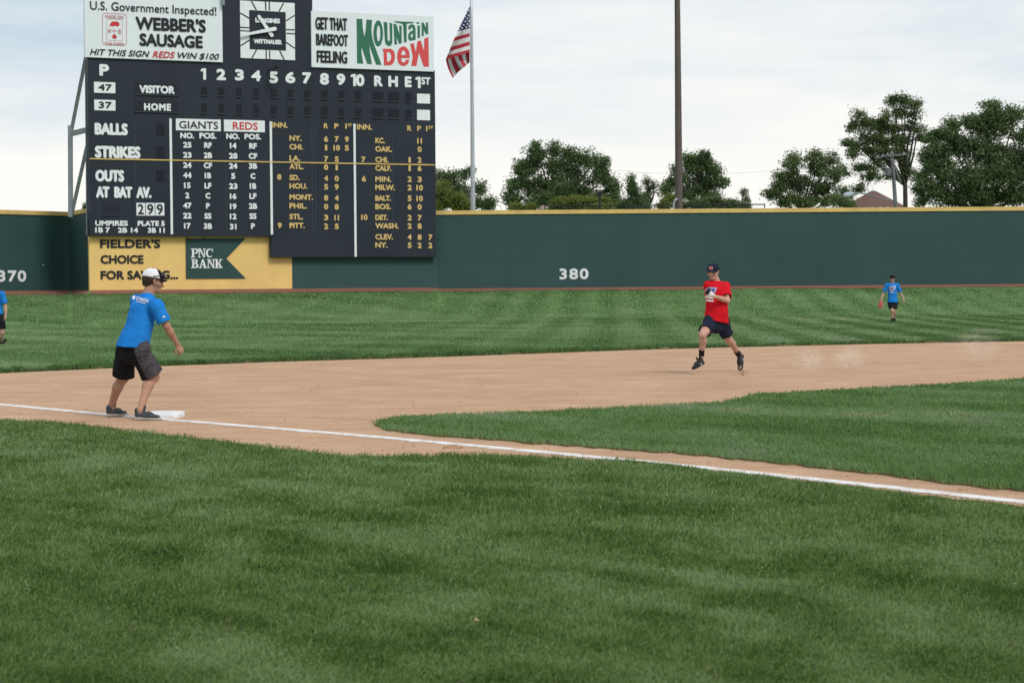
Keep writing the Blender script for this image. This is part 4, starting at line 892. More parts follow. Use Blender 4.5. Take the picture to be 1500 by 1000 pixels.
tree('deciduous_tree', 'largest dense dark green tree at the right edge of the photo', 'tree', 150,
     [(1450, 162, 16, 14), (1462, 180, 24, 18), (1440, 185, 20, 16), (1418, 180, 14, 11), (1395, 182, 12, 10), (1388, 200, 18, 14), (1375, 222, 18, 14), (1410, 215, 28, 20), (1450, 220, 34, 24), (1490, 170, 16, 14), (1497, 195, 18, 16), (1360, 242, 14, 12), (1380, 252, 26, 18), (1420, 258, 34, 22), (1470, 258, 36, 24), (1352, 262, 12, 12), (1372, 282, 24, 14), (1410, 288, 34, 14), (1455, 290, 36, 14), (1500, 240, 34, 30), (1510, 285, 36, 16), (1540, 210, 40, 40), (1560, 260, 44, 34), (1350, 294, 10, 8), (1356, 225, 12, 12, .8), (1346, 278, 10, 12, .7), (1370, 198, 12, 10, .8)], LD, 1.05, .25, (1438, 305), .66, seed=12)
tree('shrub', 'tiny tuft of green leaves beside the scoreboard steel frame', 'bush', 112, [(126, 304, 4, 4), (130, 300, 3, 4)], LM, 1.2, .12, (128, 309), .25, 'bushes behind the outfield wall', 13, False)
tree('shrub', 'scraggly green bush beside the brown roof under the street lamp', 'bush', 148, [(1224, 294, 12, 9, .8), (1236, 299, 12, 6, .7), (1246, 297, 8, 6, .5)], LM, 1.0, .18, (1240, 306), .45, 'bushes behind the outfield wall', 16, False)

# ------------------------------------------------------------------ figures: bodies and clothes grown as one smooth surface from a distance field
def surface_nets(Dg, org, h):
    s = Dg < 0; nx, ny, nz = Dg.shape
    cs = [(i, j, k) for i in (0, 1) for j in (0, 1) for k in (0, 1)]
    sub = lambda A, c: A[c[0]:nx - 1 + c[0], c[1]:ny - 1 + c[1], c[2]:nz - 1 + c[2]]
    cnt = sum(sub(s, c).astype(np.int8) for c in cs); m = (cnt > 0) & (cnt < 8)
    idx = -np.ones(m.shape, np.int64); I = np.argwhere(m); idx[m] = np.arange(len(I))
    acc = np.zeros((len(I), 3)); num = np.zeros(len(I))
    val = {c: Dg[I[:, 0] + c[0], I[:, 1] + c[1], I[:, 2] + c[2]] for c in cs}
    for a in cs:
        for ax in range(3):
            if a[ax] == 0:
                b = list(a); b[ax] = 1; b = tuple(b); va, vb = val[a], val[b]; x = (va < 0) != (vb < 0)
                t = np.where(x, va / np.where(va == vb, 1, va - vb), 0); p = np.array(a, float)[None] + np.zeros((len(I), 1)); p[:, ax] += t
                acc[x] += p[x]; num[x] += 1
    V = org + (I + acc / num[:, None]) * h; F = []
    for ax in range(3):
        o1, o2 = (ax + 1) % 3, (ax + 2) % 3
        sl = [slice(1, -1)] * 3; sl[ax] = slice(0, -1); sl2 = list(sl); sl2[ax] = slice(1, None)
        A, B = s[tuple(sl)], s[tuple(sl2)]; E_ = np.argwhere(A != B)
        if not len(E_): continue
        fl = A[A != B]; E_ = E_ + np.array([0 if q == ax else 1 for q in range(3)])
        def cell(d1, d2):
            q = E_.copy(); q[:, o1] += d1; q[:, o2] += d2; return idx[q[:, 0], q[:, 1], q[:, 2]]
        Q = np.stack([cell(-1, -1), cell(0, -1), cell(0, 0), cell(-1, 0)], 1); Q[~fl] = Q[~fl][:, ::-1]; F.append(Q)
    F = np.concatenate(F); F = F[(F >= 0).all(1)]
    return V, F
class Field:
    def __init__(s, lo, hi, h):
        s.h = h; s.lo = np.array(lo, float); n = np.ceil((np.array(hi) - s.lo) / h).astype(int) + 1; s.n = n
        s.D = np.full(n, 1.0, np.float32)
    def pts(s, sl):
        ax = [s.lo[i] + np.arange(sl[i].start, sl[i].stop) * s.h for i in range(3)]
        return np.stack(np.meshgrid(*ax, indexing='ij'), -1)
    def box(s, P, pad):
        P = np.array(P); a = np.floor((P.min(0) - pad - s.lo) / s.h).astype(int); b = np.ceil((P.max(0) + pad - s.lo) / s.h).astype(int) + 1
        a = np.clip(a, 0, s.n); b = np.clip(b, 0, s.n); return tuple(slice(int(a[i]), int(max(b[i], a[i]))) for i in range(3))
    @staticmethod
    def capd(P, p0, p1, r0, r1, flat=None):
        p0 = np.array(p0, float); p1 = np.array(p1, float); ba = p1 - p0
        t = np.clip(((P - p0) @ ba) / max(ba @ ba, 1e-9), 0, 1); q = P - p0 - t[..., None] * ba
        if flat is not None:
            for f, k in (flat if isinstance(flat, list) else [flat]): f = np.array(f); q = q + ((q @ f) * (k - 1))[..., None] * f
        return np.sqrt((q * q).sum(-1)) - (r0 + (r1 - r0) * t)
    def add(s, p0, p1, r0, r1=None, k=.02, flat=None, cut=None, inner=None):
        """smooth union of a tapered capsule; cut: (point, normal) half-spaces kept on the negative side"""
        r1 = r0 if r1 is None else r1; sl = s.box([p0, p1], max(r0, r1) + 2.5 * k + .03); P = s.pts(sl)
        if P.size == 0: return
        d = s.capd(P, p0, p1, r0, r1, flat)
        for c in cut or []: d = np.maximum(d, (P - np.array(c[0])) @ np.array(c[1]))
        if inner is not None: d = np.maximum(d, -inner(P))
        a = s.D[sl]; hh = np.clip(.5 + .5 * (a - d) / max(k, 1e-6), 0, 1); s.D[sl] = a * (1 - hh) + d * hh - k * hh * (1 - hh)
    def sub(s, p0, p1, r0, r1=None, flat=None):
        r1 = r0 if r1 is None else r1; sl = s.box([p0, p1], max(r0, r1) + .03); P = s.pts(sl)
        if P.size: s.D[sl] = np.maximum(s.D[sl], -s.capd(P, p0, p1, r0, r1, flat))
    def clip(s, p, n):
        P = s.pts(tuple(slice(0, int(q)) for q in s.n)); s.D = np.maximum(s.D, (P - np.array(p)) @ np.array(n)).astype(np.float32)
    def wrinkle(s, amp, freq, seed, dirs=6):
        r = np.random.default_rng(seed); P = s.pts(tuple(slice(0, int(q)) for q in s.n)); w_ = 0
        for i in range(dirs):
            d = r.normal(0, 1, 3); d /= np.linalg.norm(d); f = freq * r.uniform(.6, 1.7)
            w_ = w_ + np.sin(P @ d * f * 6.28 + 1.5 * np.sin(P @ r.normal(0, 4, 3)) + r.uniform(0, 6.28)) / dirs ** .5
        s.D = s.D + (amp * w_).astype(np.float32)
    def build(s, name, mats, parent, **kw):
        V, F = surface_nets(s.D, s.lo, s.h); return mk(name, V, F, mats, parent, smooth=True, **kw)
unit = lambda v: np.array(v, float) / np.linalg.norm(v)
SKIN = mat('tanned_skin', (.42, .235, .165), (.36, .19, .13), 9, 4, rough=.6, spec=.3)
SKIN2 = mat('fair_skin', (.52, .32, .25), (.44, .25, .19), 9, 4, rough=.6, spec=.3)
BLUE = mat('blue_jersey', (.012, .175, .56), (.018, .21, .62), 3, 4, rough=.85, spec=.1, bump=.9, bscale=7)
RED = mat('red_jersey', (.56, .010, .020), (.48, .008, .016), 3, 4, rough=.85, spec=.1, bump=.9, bscale=7)
BLACKC = mat('black_cloth', (.010, .010, .012), (.018, .018, .021), 5, rough=.9, spec=.1)
NAVYC = mat('navy_cloth', (.012, .017, .035), (.020, .027, .050), 5, rough=.9, spec=.1)
GREYP = mat('grey_pattern_cloth', (.088, .080, .090), (.040, .036, .043), 34, 3, (1, 1, 2.2), rough=.9, spec=.1, lo=.44, hi=.56)
SHOEG = mat('grey_shoe', (.055, .065, .075), (.035, .042, .05), 18, rough=.7)
SHOEB = mat('black_shoe', (.010, .011, .013), (.02, .02, .022), 14, rough=.6)
SOLE = mat('pale_sole', (.50, .46, .40), (.30, .26, .22), 14, rough=.8)
WCLOTH = mat('white_cloth', (.74, .75, .78), (.66, .67, .70), 6, rough=.85)
HAIRM = mat('brown_hair', (.055, .035, .024), (.035, .022, .016), 30, 3, rough=.8)
GLASSB = mat('dark_lens', (.008, .008, .010), rough=.15, spec=.6)
PRINTW = mat('print_white', (.74, .76, .80), rough=.8); PRINTB = mat('print_blue', (.08, .11, .38), rough=.8)

def figure(nm, J, o):
    """J: joints in world space; o: options"""
    S = unit(J['sr'] - J['sl']); U = unit(J['neck'] - J['pelvis']); U = unit(U - S * (U @ S)); Fw = np.cross(U, S)
    root = thing('person', J['base'], o['label'], 'person', o.get('group'))
    allp = np.array([v for k, v in J.items() if k not in ('base', 'pr', 'pl', 'curlr', 'curll', 'hup', 'hfwd')]); lo = allp.min(0) - .2; hi = allp.max(0) + .22
    h = o.get('h', .008); sc_ = o.get('s', 1.0)
    # ---- body
    B = Field(lo, hi, h)
    ch = J['pelvis'] + (J['neck'] - J['pelvis']) * .68
    B.add(J['pelvis'], ch, .125 * sc_, .145 * sc_, .05, (Fw, 1.4)); B.add(J['sl'], J['sr'], .055, None, .06); B.add(ch, J['neck'], .09, .05, .05)
    H = J['head']; hu = unit(J['hup']); hf = unit(J['hfwd'] - hu * (J['hfwd'] @ hu)); hr = np.cross(hf, hu)
    B.add(J['neck'] - U * .03, H - hu * .05 - hf * .015, .058 * sc_, .052 * sc_, .025)
    B.add(H + hu * .025 - hf * .022, H + hu * .02 + hf * .012, .078, .074, .02, (hr, 1.08))
    B.add(H - hu * .01 + hf * .03, H - hu * .075 + hf * .052, .058, .036, .03, (hr, 1.08))
    B.add(H - hu * .078 + hf * .066, H - hu * .082 + hf * .074, .017, .015, .015)                       # chin
    B.add(H + hu * .005 + hf * .082, H - hu * .03 + hf * .104, .009, .0135, .012)                       # nose
    B.add(H - hu * .033 + hf * .09 + hr * .012, H - hu * .033 + hf * .09 - hr * .012, .009, .009, .01)
    for sg in (-1, 1):
        B.add(H + hu * .022 + hf * .078 + hr * .045 * sg, H + hu * .025 + hf * .088 + hr * .015 * sg, .009, .010, .012)   # brow
        B.add(H - hu * .018 + hf * .062 + hr * .038 * sg, H - hu * .022 + hf * .05 + hr * .046 * sg, .019, .018, .02)   # cheek
        B.sub(H + hu * .003 + hf * .098 + hr * .03 * sg, H + hu * .003 + hf * .098 + hr * .033 * sg, .012)               # eye socket
        B.add(H + hu * .012 - hf * .008 + hr * .076 * sg, H - hu * .028 - hf * .0 + hr * .072 * sg, .015, .010, .006, (hr, 2.0))   # ear
    B.add(H - hu * .052 + hf * .082 - hr * .018, H - hu * .052 + hf * .082 + hr * .018, .007, .007, .008)   # lips
    B.sub(H - hu * .0575 + hf * .094 - hr * .02, H - hu * .0575 + hf * .094 + hr * .02, .004)
    for q in 'lr':
        sh_, e, w_ = J['s' + q], J['e' + q], J['w' + q]; sg = 1 if q == 'r' else -1
        B.add(sh_, sh_ + (e - sh_) * .5, .052, .047, .03); B.add(sh_ + (e - sh_) * .4, e, .046, .038, .02)
        B.add(e, e + (w_ - e) * .3, .039, .042, .02); B.add(e + (w_ - e) * .3, w_, .042, .027, .02)
        hd = unit(J['h' + q] - w_); pn = unit(J['p' + q] - hd * (J['p' + q] @ hd)); sd_ = np.cross(hd, pn) * sg * -1
        k0 = w_ + hd * .088
        B.add(w_ + hd * .01, k0 - hd * .01, .031, .040, .012, (pn, 2.2))
        curl = J.get('curl' + q, .7)
        for fi, (off, ln) in enumerate(((.030, .072), (.010, .080), (-.011, .075), (-.031, .058))):
            c = curl + .08 * fi; a = k0 + sd_ * off; d1 = unit(hd + pn * c * .75 + sd_ * off * 2.5); d2 = unit(hd * (1 - .62 * c) + pn * c * 1.25)
            m1 = a + d1 * ln * .55; B.add(a - hd * .012, m1, .0095, .0088, .004); B.add(m1, m1 + d2 * ln * .5, .0088, .0075, .003)
        tb = w_ + hd * .03 + sd_ * .032; t1 = tb + unit(hd * .7 + sd_ * .6 + pn * .45) * .045; B.add(tb - sd_ * .008, t1, .014, .011, .008); B.add(t1, t1 + unit(hd + pn * .5) * .032, .0105, .0085, .004)
        hp, kn, an = J['hp' + q], J['k' + q], J['a' + q]
        B.add(hp, hp + (kn - hp) * .55, .092 * sc_, .078 * sc_, .04); B.add(hp + (kn - hp) * .5, kn, .078 * sc_, .056, .03)
        fdir = unit(J['t' + q] - J['he' + q]); back = unit(np.cross(unit(an - kn), np.cross(fdir, unit(an - kn)))); back = -unit(fdir - unit(an - kn) * (fdir @ unit(an - kn)))
        B.add(kn - back * .012, kn - back * .014, .050, .050, .03)
        c_ = kn + (an - kn) * .3 + back * .022; B.add(kn, c_, .052, .056, .03); B.add(c_, an, .055, .034, .03)
        B.add(an, J['he' + q] + np.array([0, 0, .03]) + fdir * .05, .036, .036, .02); B.add(J['he' + q] + (0, 0, .035) + fdir * .05, J['t' + q] + (0, 0, .028) - fdir * .06, .032, .026, .02)
    body = B.build('body', o['skin'], root)
    # eyes and brows
    for sg in (-1, 1):
        V = []; F = []; c = H + hu * .003 + hf * .0835 + hr * .031 * sg
        for i in range(7):
            a = i / 6 * math.pi
            for k in range(10): V.append(c + .0115 * (hu * math.cos(a) + (hf * math.sin(k * .6283) + hr * math.cos(k * .6283)) * math.sin(a)))
        F = [[i * 10 + k, i * 10 + (k + 1) % 10, (i + 1) * 10 + (k + 1) % 10, (i + 1) * 10 + k] for i in range(6) for k in range(10)]
        mk('eye', V, F, EYE, body, smooth=True)
        V, F = tube([H + hu * .021 + hf * .098 + hr * .014 * sg, H + hu * .025 + hf * .096 + hr * .031 * sg, H + hu * .019 + hf * .086 + hr * .048 * sg], [.0045, .005, .003], 6); mk('eyebrow', V, F, HAIRM, body)
    # ---- hair round the back and sides
    Hh = Field(H - .16, H + .17, .007); Hh.add(H + hu * .03 - hf * .028, H + hu * .022 + hf * .005, .083, .079, .01, (hr, 1.04))
    Hh.add(H - hu * .02 - hf * .05, H + hu * .02 - hf * .03, .052, .062, .02); Hh.clip(H + hf * .036, hf); Hh.clip(H - hu * .052, -hu)
    Hh.sub(H - hu * .06 + hf * .05, H - hu * .03 + hf * .04, .082); Hh.build('hair', o.get('hair', HAIRM), root)
    # ---- cap
    Cp = Field(H - .2, H + .2, .007); Cp.add(H + hu * .042 - hf * .024, H + hu * .046 + hf * .008, .090, .087, .01, (hr, 1.05)); Cp.clip(H + hu * .036 + hf * 0, -unit(hu + hf * .06))
    Cp.wrinkle(.0015, 12, 3)
    ang = lambda V: ((V - H) @ hf)
    V, F = surface_nets(Cp.D, Cp.lo, Cp.h); fc = V[F].mean(1)
    if o.get('cap2'):
        mi_ = (((fc - H) @ hf + .35 * ((fc - H) @ hu)) > .058).astype(int); cap = mk('cap', V, F, [o['cap'], o['cap2']], root, mi=mi_, smooth=True)
    else: cap = mk('cap', V, F, o['cap'], root, smooth=True)
    cbv = BVHTree.FromPolygons(V.tolist(), F.tolist())
    V = []; F = []; nb_ = 15
    for i in range(nb_):
        a = (i / (nb_ - 1) - .5) * 2.5; rim = H + hu * .043 + (hf * math.cos(a) * .083 + hr * math.sin(a) * .079) - hf * .006
        ext = .066 * math.cos(a * .62) ** .8; dr = -.012 - .016 * math.sin(a) ** 2
        for tt in (0, .5, 1):
            p = rim + hf * ext * tt + hu * (dr * tt - .010 * (math.sin(a) ** 2)); V += [p + hu * .003, p - hu * .003]
    for i in range(nb_ - 1):
        for t_ in range(2):
            a0 = i * 6 + t_ * 2; b0_ = a0 + 6
            F += [[a0, b0_, b0_ + 2, a0 + 2], [a0 + 1, a0 + 3, b0_ + 3, b0_ + 1]]
        F.append([i * 6 + 4, i * 6 + 10, i * 6 + 11, i * 6 + 5])
    mk('brim', V, F, o.get('brim', o['cap']), cap, smooth=True)
    v, f = tube([H + hu * .131 - hf * .008, H + hu * .138 - hf * .008], [.009, .005], 8); mk('cap_button', v, f, o.get('cap2', o['cap']), cap)
    if o.get('badge'):
        V, F = [], []
        for k in range(18):
            a = k * math.pi / 9; d = unit(hf + hr * (math.cos(a) * .31) + hu * (.34 + math.sin(a) * .25)); c0 = H + hu * .043 - hf * .008
            loc, *_ = cbv.ray_cast(Vector(c0 + d * .3), Vector(-d)); V.append(np.array(loc) + d * .003 if loc else c0 + d * .094)
        mk('badge', V, [list(range(18))], o['badge'], cap)
        V2 = [np.mean(V, 0) + (np.array(p) - np.mean(V, 0)) * .55 + hf * .005 for p in V[::1]]; mk('badge', V2, [list(range(18))], REDP, cap)
    if o.get('glasses'):
        G_ = Field(H - .2, H + .25, .006)
        for sg in (-1, 1): G_.add(H + hu * .075 + hf * .098 + hr * .034 * sg, H + hu * .067 + hf * .093 + hr * .056 * sg, .024, .02, .008, (hf, 2.0))
        G_.add(H + hu * .072 + hf * .10 - hr * .02, H + hu * .072 + hf * .10 + hr * .02, .007, .007, .006)
        for sg in (-1, 1): G_.add(H + hu * .07 + hf * .085 + hr * .07 * sg, H + hu * .048 - hf * .03 + hr * .096 * sg, .005, .005, .004)
        G_.build('sunglasses', GLASSB, root)
    # ---- shirt
    T_ = Field(lo, hi, h * 1.1); fl = (Fw, 1.32); low = J['hem']; dn = -U
    bel = o.get('belly', .0); tw = .168 * sc_
    T_.add(J['pelvis'] - U * .02, ch, tw + .012, tw + .004, .05, fl); T_.add(low - U * .1, J['pelvis'] + U * .06, tw + .025, tw + .012, .05, fl); T_.add(low - U * .1, low + U * .05, tw + .012 + o.get('hemw', 0), tw - .006, .05, (Fw, 1.1))
    if bel: T_.add(J['pelvis'] + U * .14 + Fw * bel, J['pelvis'] + U * .22 + Fw * bel, .125, .125, .08)
    T_.add(J['sl'] - S * -.0, J['sr'], .074, None, .06); T_.add(ch, J['neck'] - U * .015, .12, .066, .05)
    T_.wrinkle(o.get('wr', .0035), 4.2, o.get('seed', 1)); T_.wrinkle(.0018, 11, o.get('seed', 1) + 5)
    T_.clip(low, unit(o['hemn']) if 'hemn' in o else unit(dn + Fw * o.get('hemtilt', 0.0))); T_.sub(J['neck'] + U * .015, J['neck'] + U * .2, .064, .07)
    T_.sub(low - U * .02, low + U * .02, tw - .02, None, fl)
    for q in 'lr':
        sh_, e = J['s' + q], J['e' + q]; d = unit(e - sh_); L_ = np.linalg.norm(e - sh_) * o.get('sleeve', .72); end = sh_ + d * L_
        T_.add(sh_ - U * .012, end + d * .1, .074, .083, .035, None, [(end, d)]); T_.sub(end - d * .03, end + d * .05, .066, .07)
    shirt = T_.build('shirt', o['shirt'], root)
    # ---- shorts
    Q = Field(lo, hi, h * 1.1); mid = (J['hpl'] + J['hpr']) / 2
    Q.add(J['hpl'] + U * .03, J['hpr'] + U * .03, .12 * sc_, None, .04, (Fw, 1.2)); Q.add(mid, mid + U * .11, .15 * sc_, .145 * sc_, .04, fl)
    for q in 'lr':
        hp, kn = J['hp' + q], J['k' + q]; d = unit(kn - hp); L_ = np.linalg.norm(kn - hp) * o.get('short', .8); end = hp + d * L_
        Q.add(hp + (kn - hp) * .05, end + d * .1, o.get('hipr', .108) * sc_, o.get('flare', .115), .03, None, [(end, unit(d + o.get('hemt', np.zeros(3))))])
    Q.wrinkle(.004, 3.6, o.get('seed', 1) + 9); Q.wrinkle(.0018, 9, o.get('seed', 1) + 3)
    for q in 'lr':
        hp, kn = J['hp' + q], J['k' + q]; d = unit(kn - hp); L_ = np.linalg.norm(kn - hp) * o.get('short', .8); end = hp + d * L_; Q.sub(end - d * .02, end + d * .06, o.get('flare', .115) - .024)
    V, F = surface_nets(Q.D, Q.lo, Q.h); V = V
    if o.get('panel') is not None:
        fc = V[F].mean(1); hp, kn = J['hpr'], J['kr']; d = unit(kn - hp); x = fc - hp; x = x - (x @ d)[:, None] * d; pd = unit(o['panel']); x /= np.linalg.norm(x, axis=1)[:, None] + 1e-6
        mi_ = (((fc - hp) @ pd > .055) & ((fc - mid) @ S > .04)).astype(int); mk('shorts', V, F, [o['shorts'], GREYP], root, mi=mi_, smooth=True)
    else: mk('shorts', V, F, o['shorts'], root, smooth=True)
    # ---- shoes and socks
    for q in 'lr':
        he, to, an = J['he' + q], J['t' + q], J['a' + q]; fd = unit(to - he); up = unit(unit(an - he) - fd * (unit(an - he) @ fd)); sdv = np.cross(fd, up)
        Lf = np.linalg.norm(to - he)
        K = Field(np.minimum(np.minimum(he, to), an) - .14, np.maximum(np.maximum(he, to), an) + .16, .007)
        K.add(he + fd * .045 + up * .045, he + fd * Lf * .55 + up * .045, .043, .046, .02); K.add(he + fd * Lf * .5 + up * .035, to - fd * .048 + up * .022, .046, .040, .02, (up, 1.15))
        K.add(he + fd * .035 + up * .06, he + fd * .026 + up * .10, .040, .036, .02); K.add(he + fd * .09 + up * .09, he + fd * .112 + up * .145, .024, .018, .012, (fd, 1.8))
        K.clip(he + up * .026, -up)
        sh_ = K.build('shoe', o['shoe'], root)
        K = Field(np.minimum(he, to) - .14, np.maximum(he, to) + .14, .006)
        K.add(he + fd * .036 + up * .012, to - fd * .042 + up * .012, .050, .050, .01, None, [(he, -up), (he + up * .034 + fd * 0, unit(up + fd * .06))]); K.build('sole', o.get('sole', SOLE), sh_)
        for k in range(3):
            c = he + fd * (Lf * .5 + k * .022) + up * (.088 - k * .010); v, f = tube([c - sdv * .026 - up * .006, c + up * .004, c + sdv * .026 - up * .006], .004, 5); mk('lace', v, f, o.get('lace', BLACKC), sh_)
        if o.get('mark'):
            c = he + fd * Lf * .45 + up * .045 + sdv * .05; c2 = he + fd * Lf * .45 + up * .045 - sdv * .05
            for cc, sg in ((c, 1), (c2, -1)):
                mk('shoe_mark', [cc + fd * .05 + up * .012, cc + fd * .0 - up * .018, cc - fd * .05 - up * .004 + sdv * -.006 * sg, cc - fd * .02 - up * .026], [[0, 1, 3], [1, 2, 3]], PRINTW, sh_)
        if o.get('sock'):
            kn = J['k' + q]; d = unit(kn - an); K = Field(np.minimum(an, an + d * .16) - .1, np.maximum(an, an + d * .16) + .1, .007)
            K.add(an - d * .04, an + d * o['sock'] * 1.5, .041, .050, .01, None, [(an + d * o['sock'], d)]); K.build('sock', o.get('sockm', BLACKC), root)
    hs = o.get('hs', 1.0)
    if hs != 1.0:
        org = rootloc(root)
        for ob in [body, cap] + [q for q in root.children if q.name.split('.')[0] in ('hair', 'sunglasses')] + list(body.children) + list(cap.children):
            me = ob.data; n_ = len(me.vertices); v = np.empty(n_ * 3); me.vertices.foreach_get('co', v); v = v.reshape(-1, 3); r_ = v + org - H; t_ = np.clip((r_ @ hu + .13) / .06, 0, 1); t_ = t_ * t_ * (3 - 2 * t_)
            t_ = np.where(np.linalg.norm(r_, axis=1) < .25, t_, 0); v = v + r_ * (t_ * (hs - 1))[:, None]; me.vertices.foreach_set('co', v.ravel()); me.update()
    return root, shirt, body
EYE = mat('eye_dark', (.03, .022, .018), rough=.3)

def decal(shirt, name, shapes, off=.006, sub_=3):
    """print on cloth: flat shapes laid on the shirt; shapes: list of (pixel verts, faces, material)"""
    me = shirt.data; org = rootloc(shirt.parent); bv = BVHTree.FromPolygons([tuple(np.array(v.co) + org) for v in me.vertices], [tuple(p.vertices) for p in me.polygons])
    V = []; F = []; M_ = []; mats = []
    for k, (pv, pf, m) in enumerate(shapes):
        tri = [[np.array(pv[i], float) for i in (f[0], f[j], f[j + 1])] for f in pf for j in range(1, len(f) - 1)]
        for it in range(sub_):
            tri = [t for a, b, c in tri for t in (([a, (a + b) / 2, (a + c) / 2], [(a + b) / 2, b, (b + c) / 2], [(a + c) / 2, (b + c) / 2, c], [(a + b) / 2, (b + c) / 2, (a + c) / 2]) if max(np.linalg.norm(a - b), np.linalg.norm(b - c), np.linalg.norm(a - c)) > 2.5 else ([a, b, c],))]
        if m not in mats: mats.append(m)
        for t in tri:
            ps = []
            for p in t:
                d = Vector(ray(*p)).normalized(); loc, nn, *_ = bv.ray_cast(Vector(CAM), d)
                if loc is None: break
                ps.append(np.array(loc) - np.array(d) * (off + .0015 * k))
            if len(ps) == 3: o_ = len(V); V += ps; F.append([o_, o_ + 1, o_ + 2]); M_.append(mats.index(m))
    if F: mk(name, V, F, mats, shirt, mi=M_)
def pxtext(t, x0, x1, yt, yb, slope=0, shear=0, bold=0):
    V, F = glyphs(t, shear); mn, mxx = V[:, 0].min(), V[:, 0].max(); res = []
    for bx, by in ([(0, 0)] if not bold else [(0, 0), (bold, 0), (-bold, 0), (0, bold), (0, -bold)]):
        res.append(([(x0 + (v[0] - mn) / (mxx - mn) * (x1 - x0) + bx, yb - v[1] / CAPH * (yb - yt) + slope * ((v[0] - mn) / (mxx - mn) * (x1 - x0)) + by) for v in V], F))
    return res

# ---- coach at third base, crouching with his back to the camera
DC = 21.6
c = lambda x, y, dd=0: at(130 + x / 3.92, 375 + y / 3.92, DC + dd)
def onground(p, z): return np.array([p[0], p[1], z])
fr_ = gp(213, 616.2); fl_ = gp(170, 610.0)
J = dict(base=gp(196, 612), neck=c(342, 222, .06), pelvis=c(252, 520, -.02), sl=c(282, 258, .20), sr=c(392, 288, -.13), hem=c(248, 522, -.02),
         er=c(447, 402, -.12), wr=c(508, 505, .02), hr=c(535, 550, .06), pr=np.array([-.5, .6, -.3]), curlr=.95,
         el=c(300, 410, .40), wl=c(315, 470, .62), hl=c(325, 450, .70), pl=np.array([-.2, -.6, -.2]), curll=.9,
         hpl=c(212, 545, .10), hpr=c(292, 548, -.10), kl=c(196, 700, .22), kr=c(372, 692, .0), al=onground(c(158, 862, .36), .10), ar=onground(c(298, 880, -.22), .105),
         head=c(368, 148, .10), hup=np.array([.12, .08, 1]), hfwd=np.array([.86, .42, -.10]))
fdl = unit([.62, .75, 0]); fdr = unit([.93, -.10, 0])
J['hel'] = np.array([*(fl_ - fdl * .12)[:2], .005]); J['tl'] = np.array([*(fl_ + fdl * .16)[:2], .005]); J['al'] = J['hel'] + fdl * .05 + np.array([0, 0, .105])
J['her'] = np.array([*(gp(198.5, 615.5))[:2], .005]); J['tr'] = np.array([*(gp(198.5, 615.5) + fdr * .285)[:2], .005]); J['ar'] = J['her'] + fdr * .055 + np.array([0, 0, .11])
coach, cshirt, _ = figure('coach', J, dict(label='crouching coach in blue shirt, black shorts and white cap beside third base, seen from behind', skin=SKIN, shirt=BLUE, shorts=BLACKC, shoe=SHOEG, cap=WCLOTH, cap2=BLACKC, brim=BLACKC, glasses=True,
      panel=np.array([.62, -.78, 0]), short=.92, flare=.128, h=.0075, seed=4, s=1.04, hs=1.12, wr=.0060, sleeve=.80, hemn=np.array([-.06, 0, -1])))
sh_ = [(a, b, PRINTW) for a, b in pxtext('CORCU', 199.6, 217.4, 434.2, 438.8, .25, .2, .25)]
sh_ += [([(193.6, 435.4), (196, 432.4), (198.6, 434.4), (197, 438.4), (194.4, 438.6)], [[0, 1, 2, 3, 4]], PRINTW), ([(199.2, 440.6), (213.4, 444.2), (213.3, 445), (199.1, 441.4)], [[0, 1, 2, 3]], PRINTW)]
decal(cshirt, 'shirt_print', sh_)
decal(cshirt, 'sleeve_print', [([(237.6, 465), (239.8, 461.8), (242.6, 464.6)], [[0, 1, 2]], PRINTW)])

# ---- runner
DR = 31.7
c = lambda x, y, dd=0: at(980 + x / 5, 370 + y / 5, DR + dd)
J = dict(base=gp(1055, 547), neck=c(346, 206, 0), pelvis=c(348, 490, .02), sl=c(414, 246, .10), sr=c(288, 240, -.08), hem=c(344, 502, .02),
         el=c(428, 352, -.12), wl=c(320, 316, -.36), hl=c(288, 290, -.40), pl=np.array([.3, .9, -.2]), curll=1.25,
         er=c(300, 350, .22), wr=c(318, 440, .30), hr=c(322, 470, .30), pr=np.array([-.2, -.8, .2]), curlr=1.2,
         hpr=c(302, 520, -.06), hpl=c(390, 524, .10), kr=c(246, 600, -.36), ar=c(238, 752, -.22), kl=c(440, 640, .28), al=c(506, 742, .62),
         head=c(323, 146, -.06), hup=np.array([-.05, -.10, 1]), hfwd=np.array([-.40, -.90, -.06]))
J['her'] = c(252, 812, -.20); J['tr'] = c(176, 856, -.36); J['hel'] = c(520, 742, .74); J['tl'] = c(534, 868, .56)
J['hel'] = c(532, 748, .72); J['tl'] = c(524, 862, .52)
runner, rshirt, rbody = figure('runner', J, dict(label='running player in red shirt, navy shorts and navy cap crossing the dirt', skin=SKIN2, shirt=RED, shorts=NAVYC, shoe=SHOEB, sole=SHOEB, cap=NAVYC, badge=PINKP, short=.66, flare=.110, hipr=.096, hemw=.012, h=.0085, seed=14, s=1.08, belly=.05,
      sock=.10, hs=1.13, mark=True, hemn=np.array([-.22, .0, -1]), sleeve=.74, lace=BLACKC))
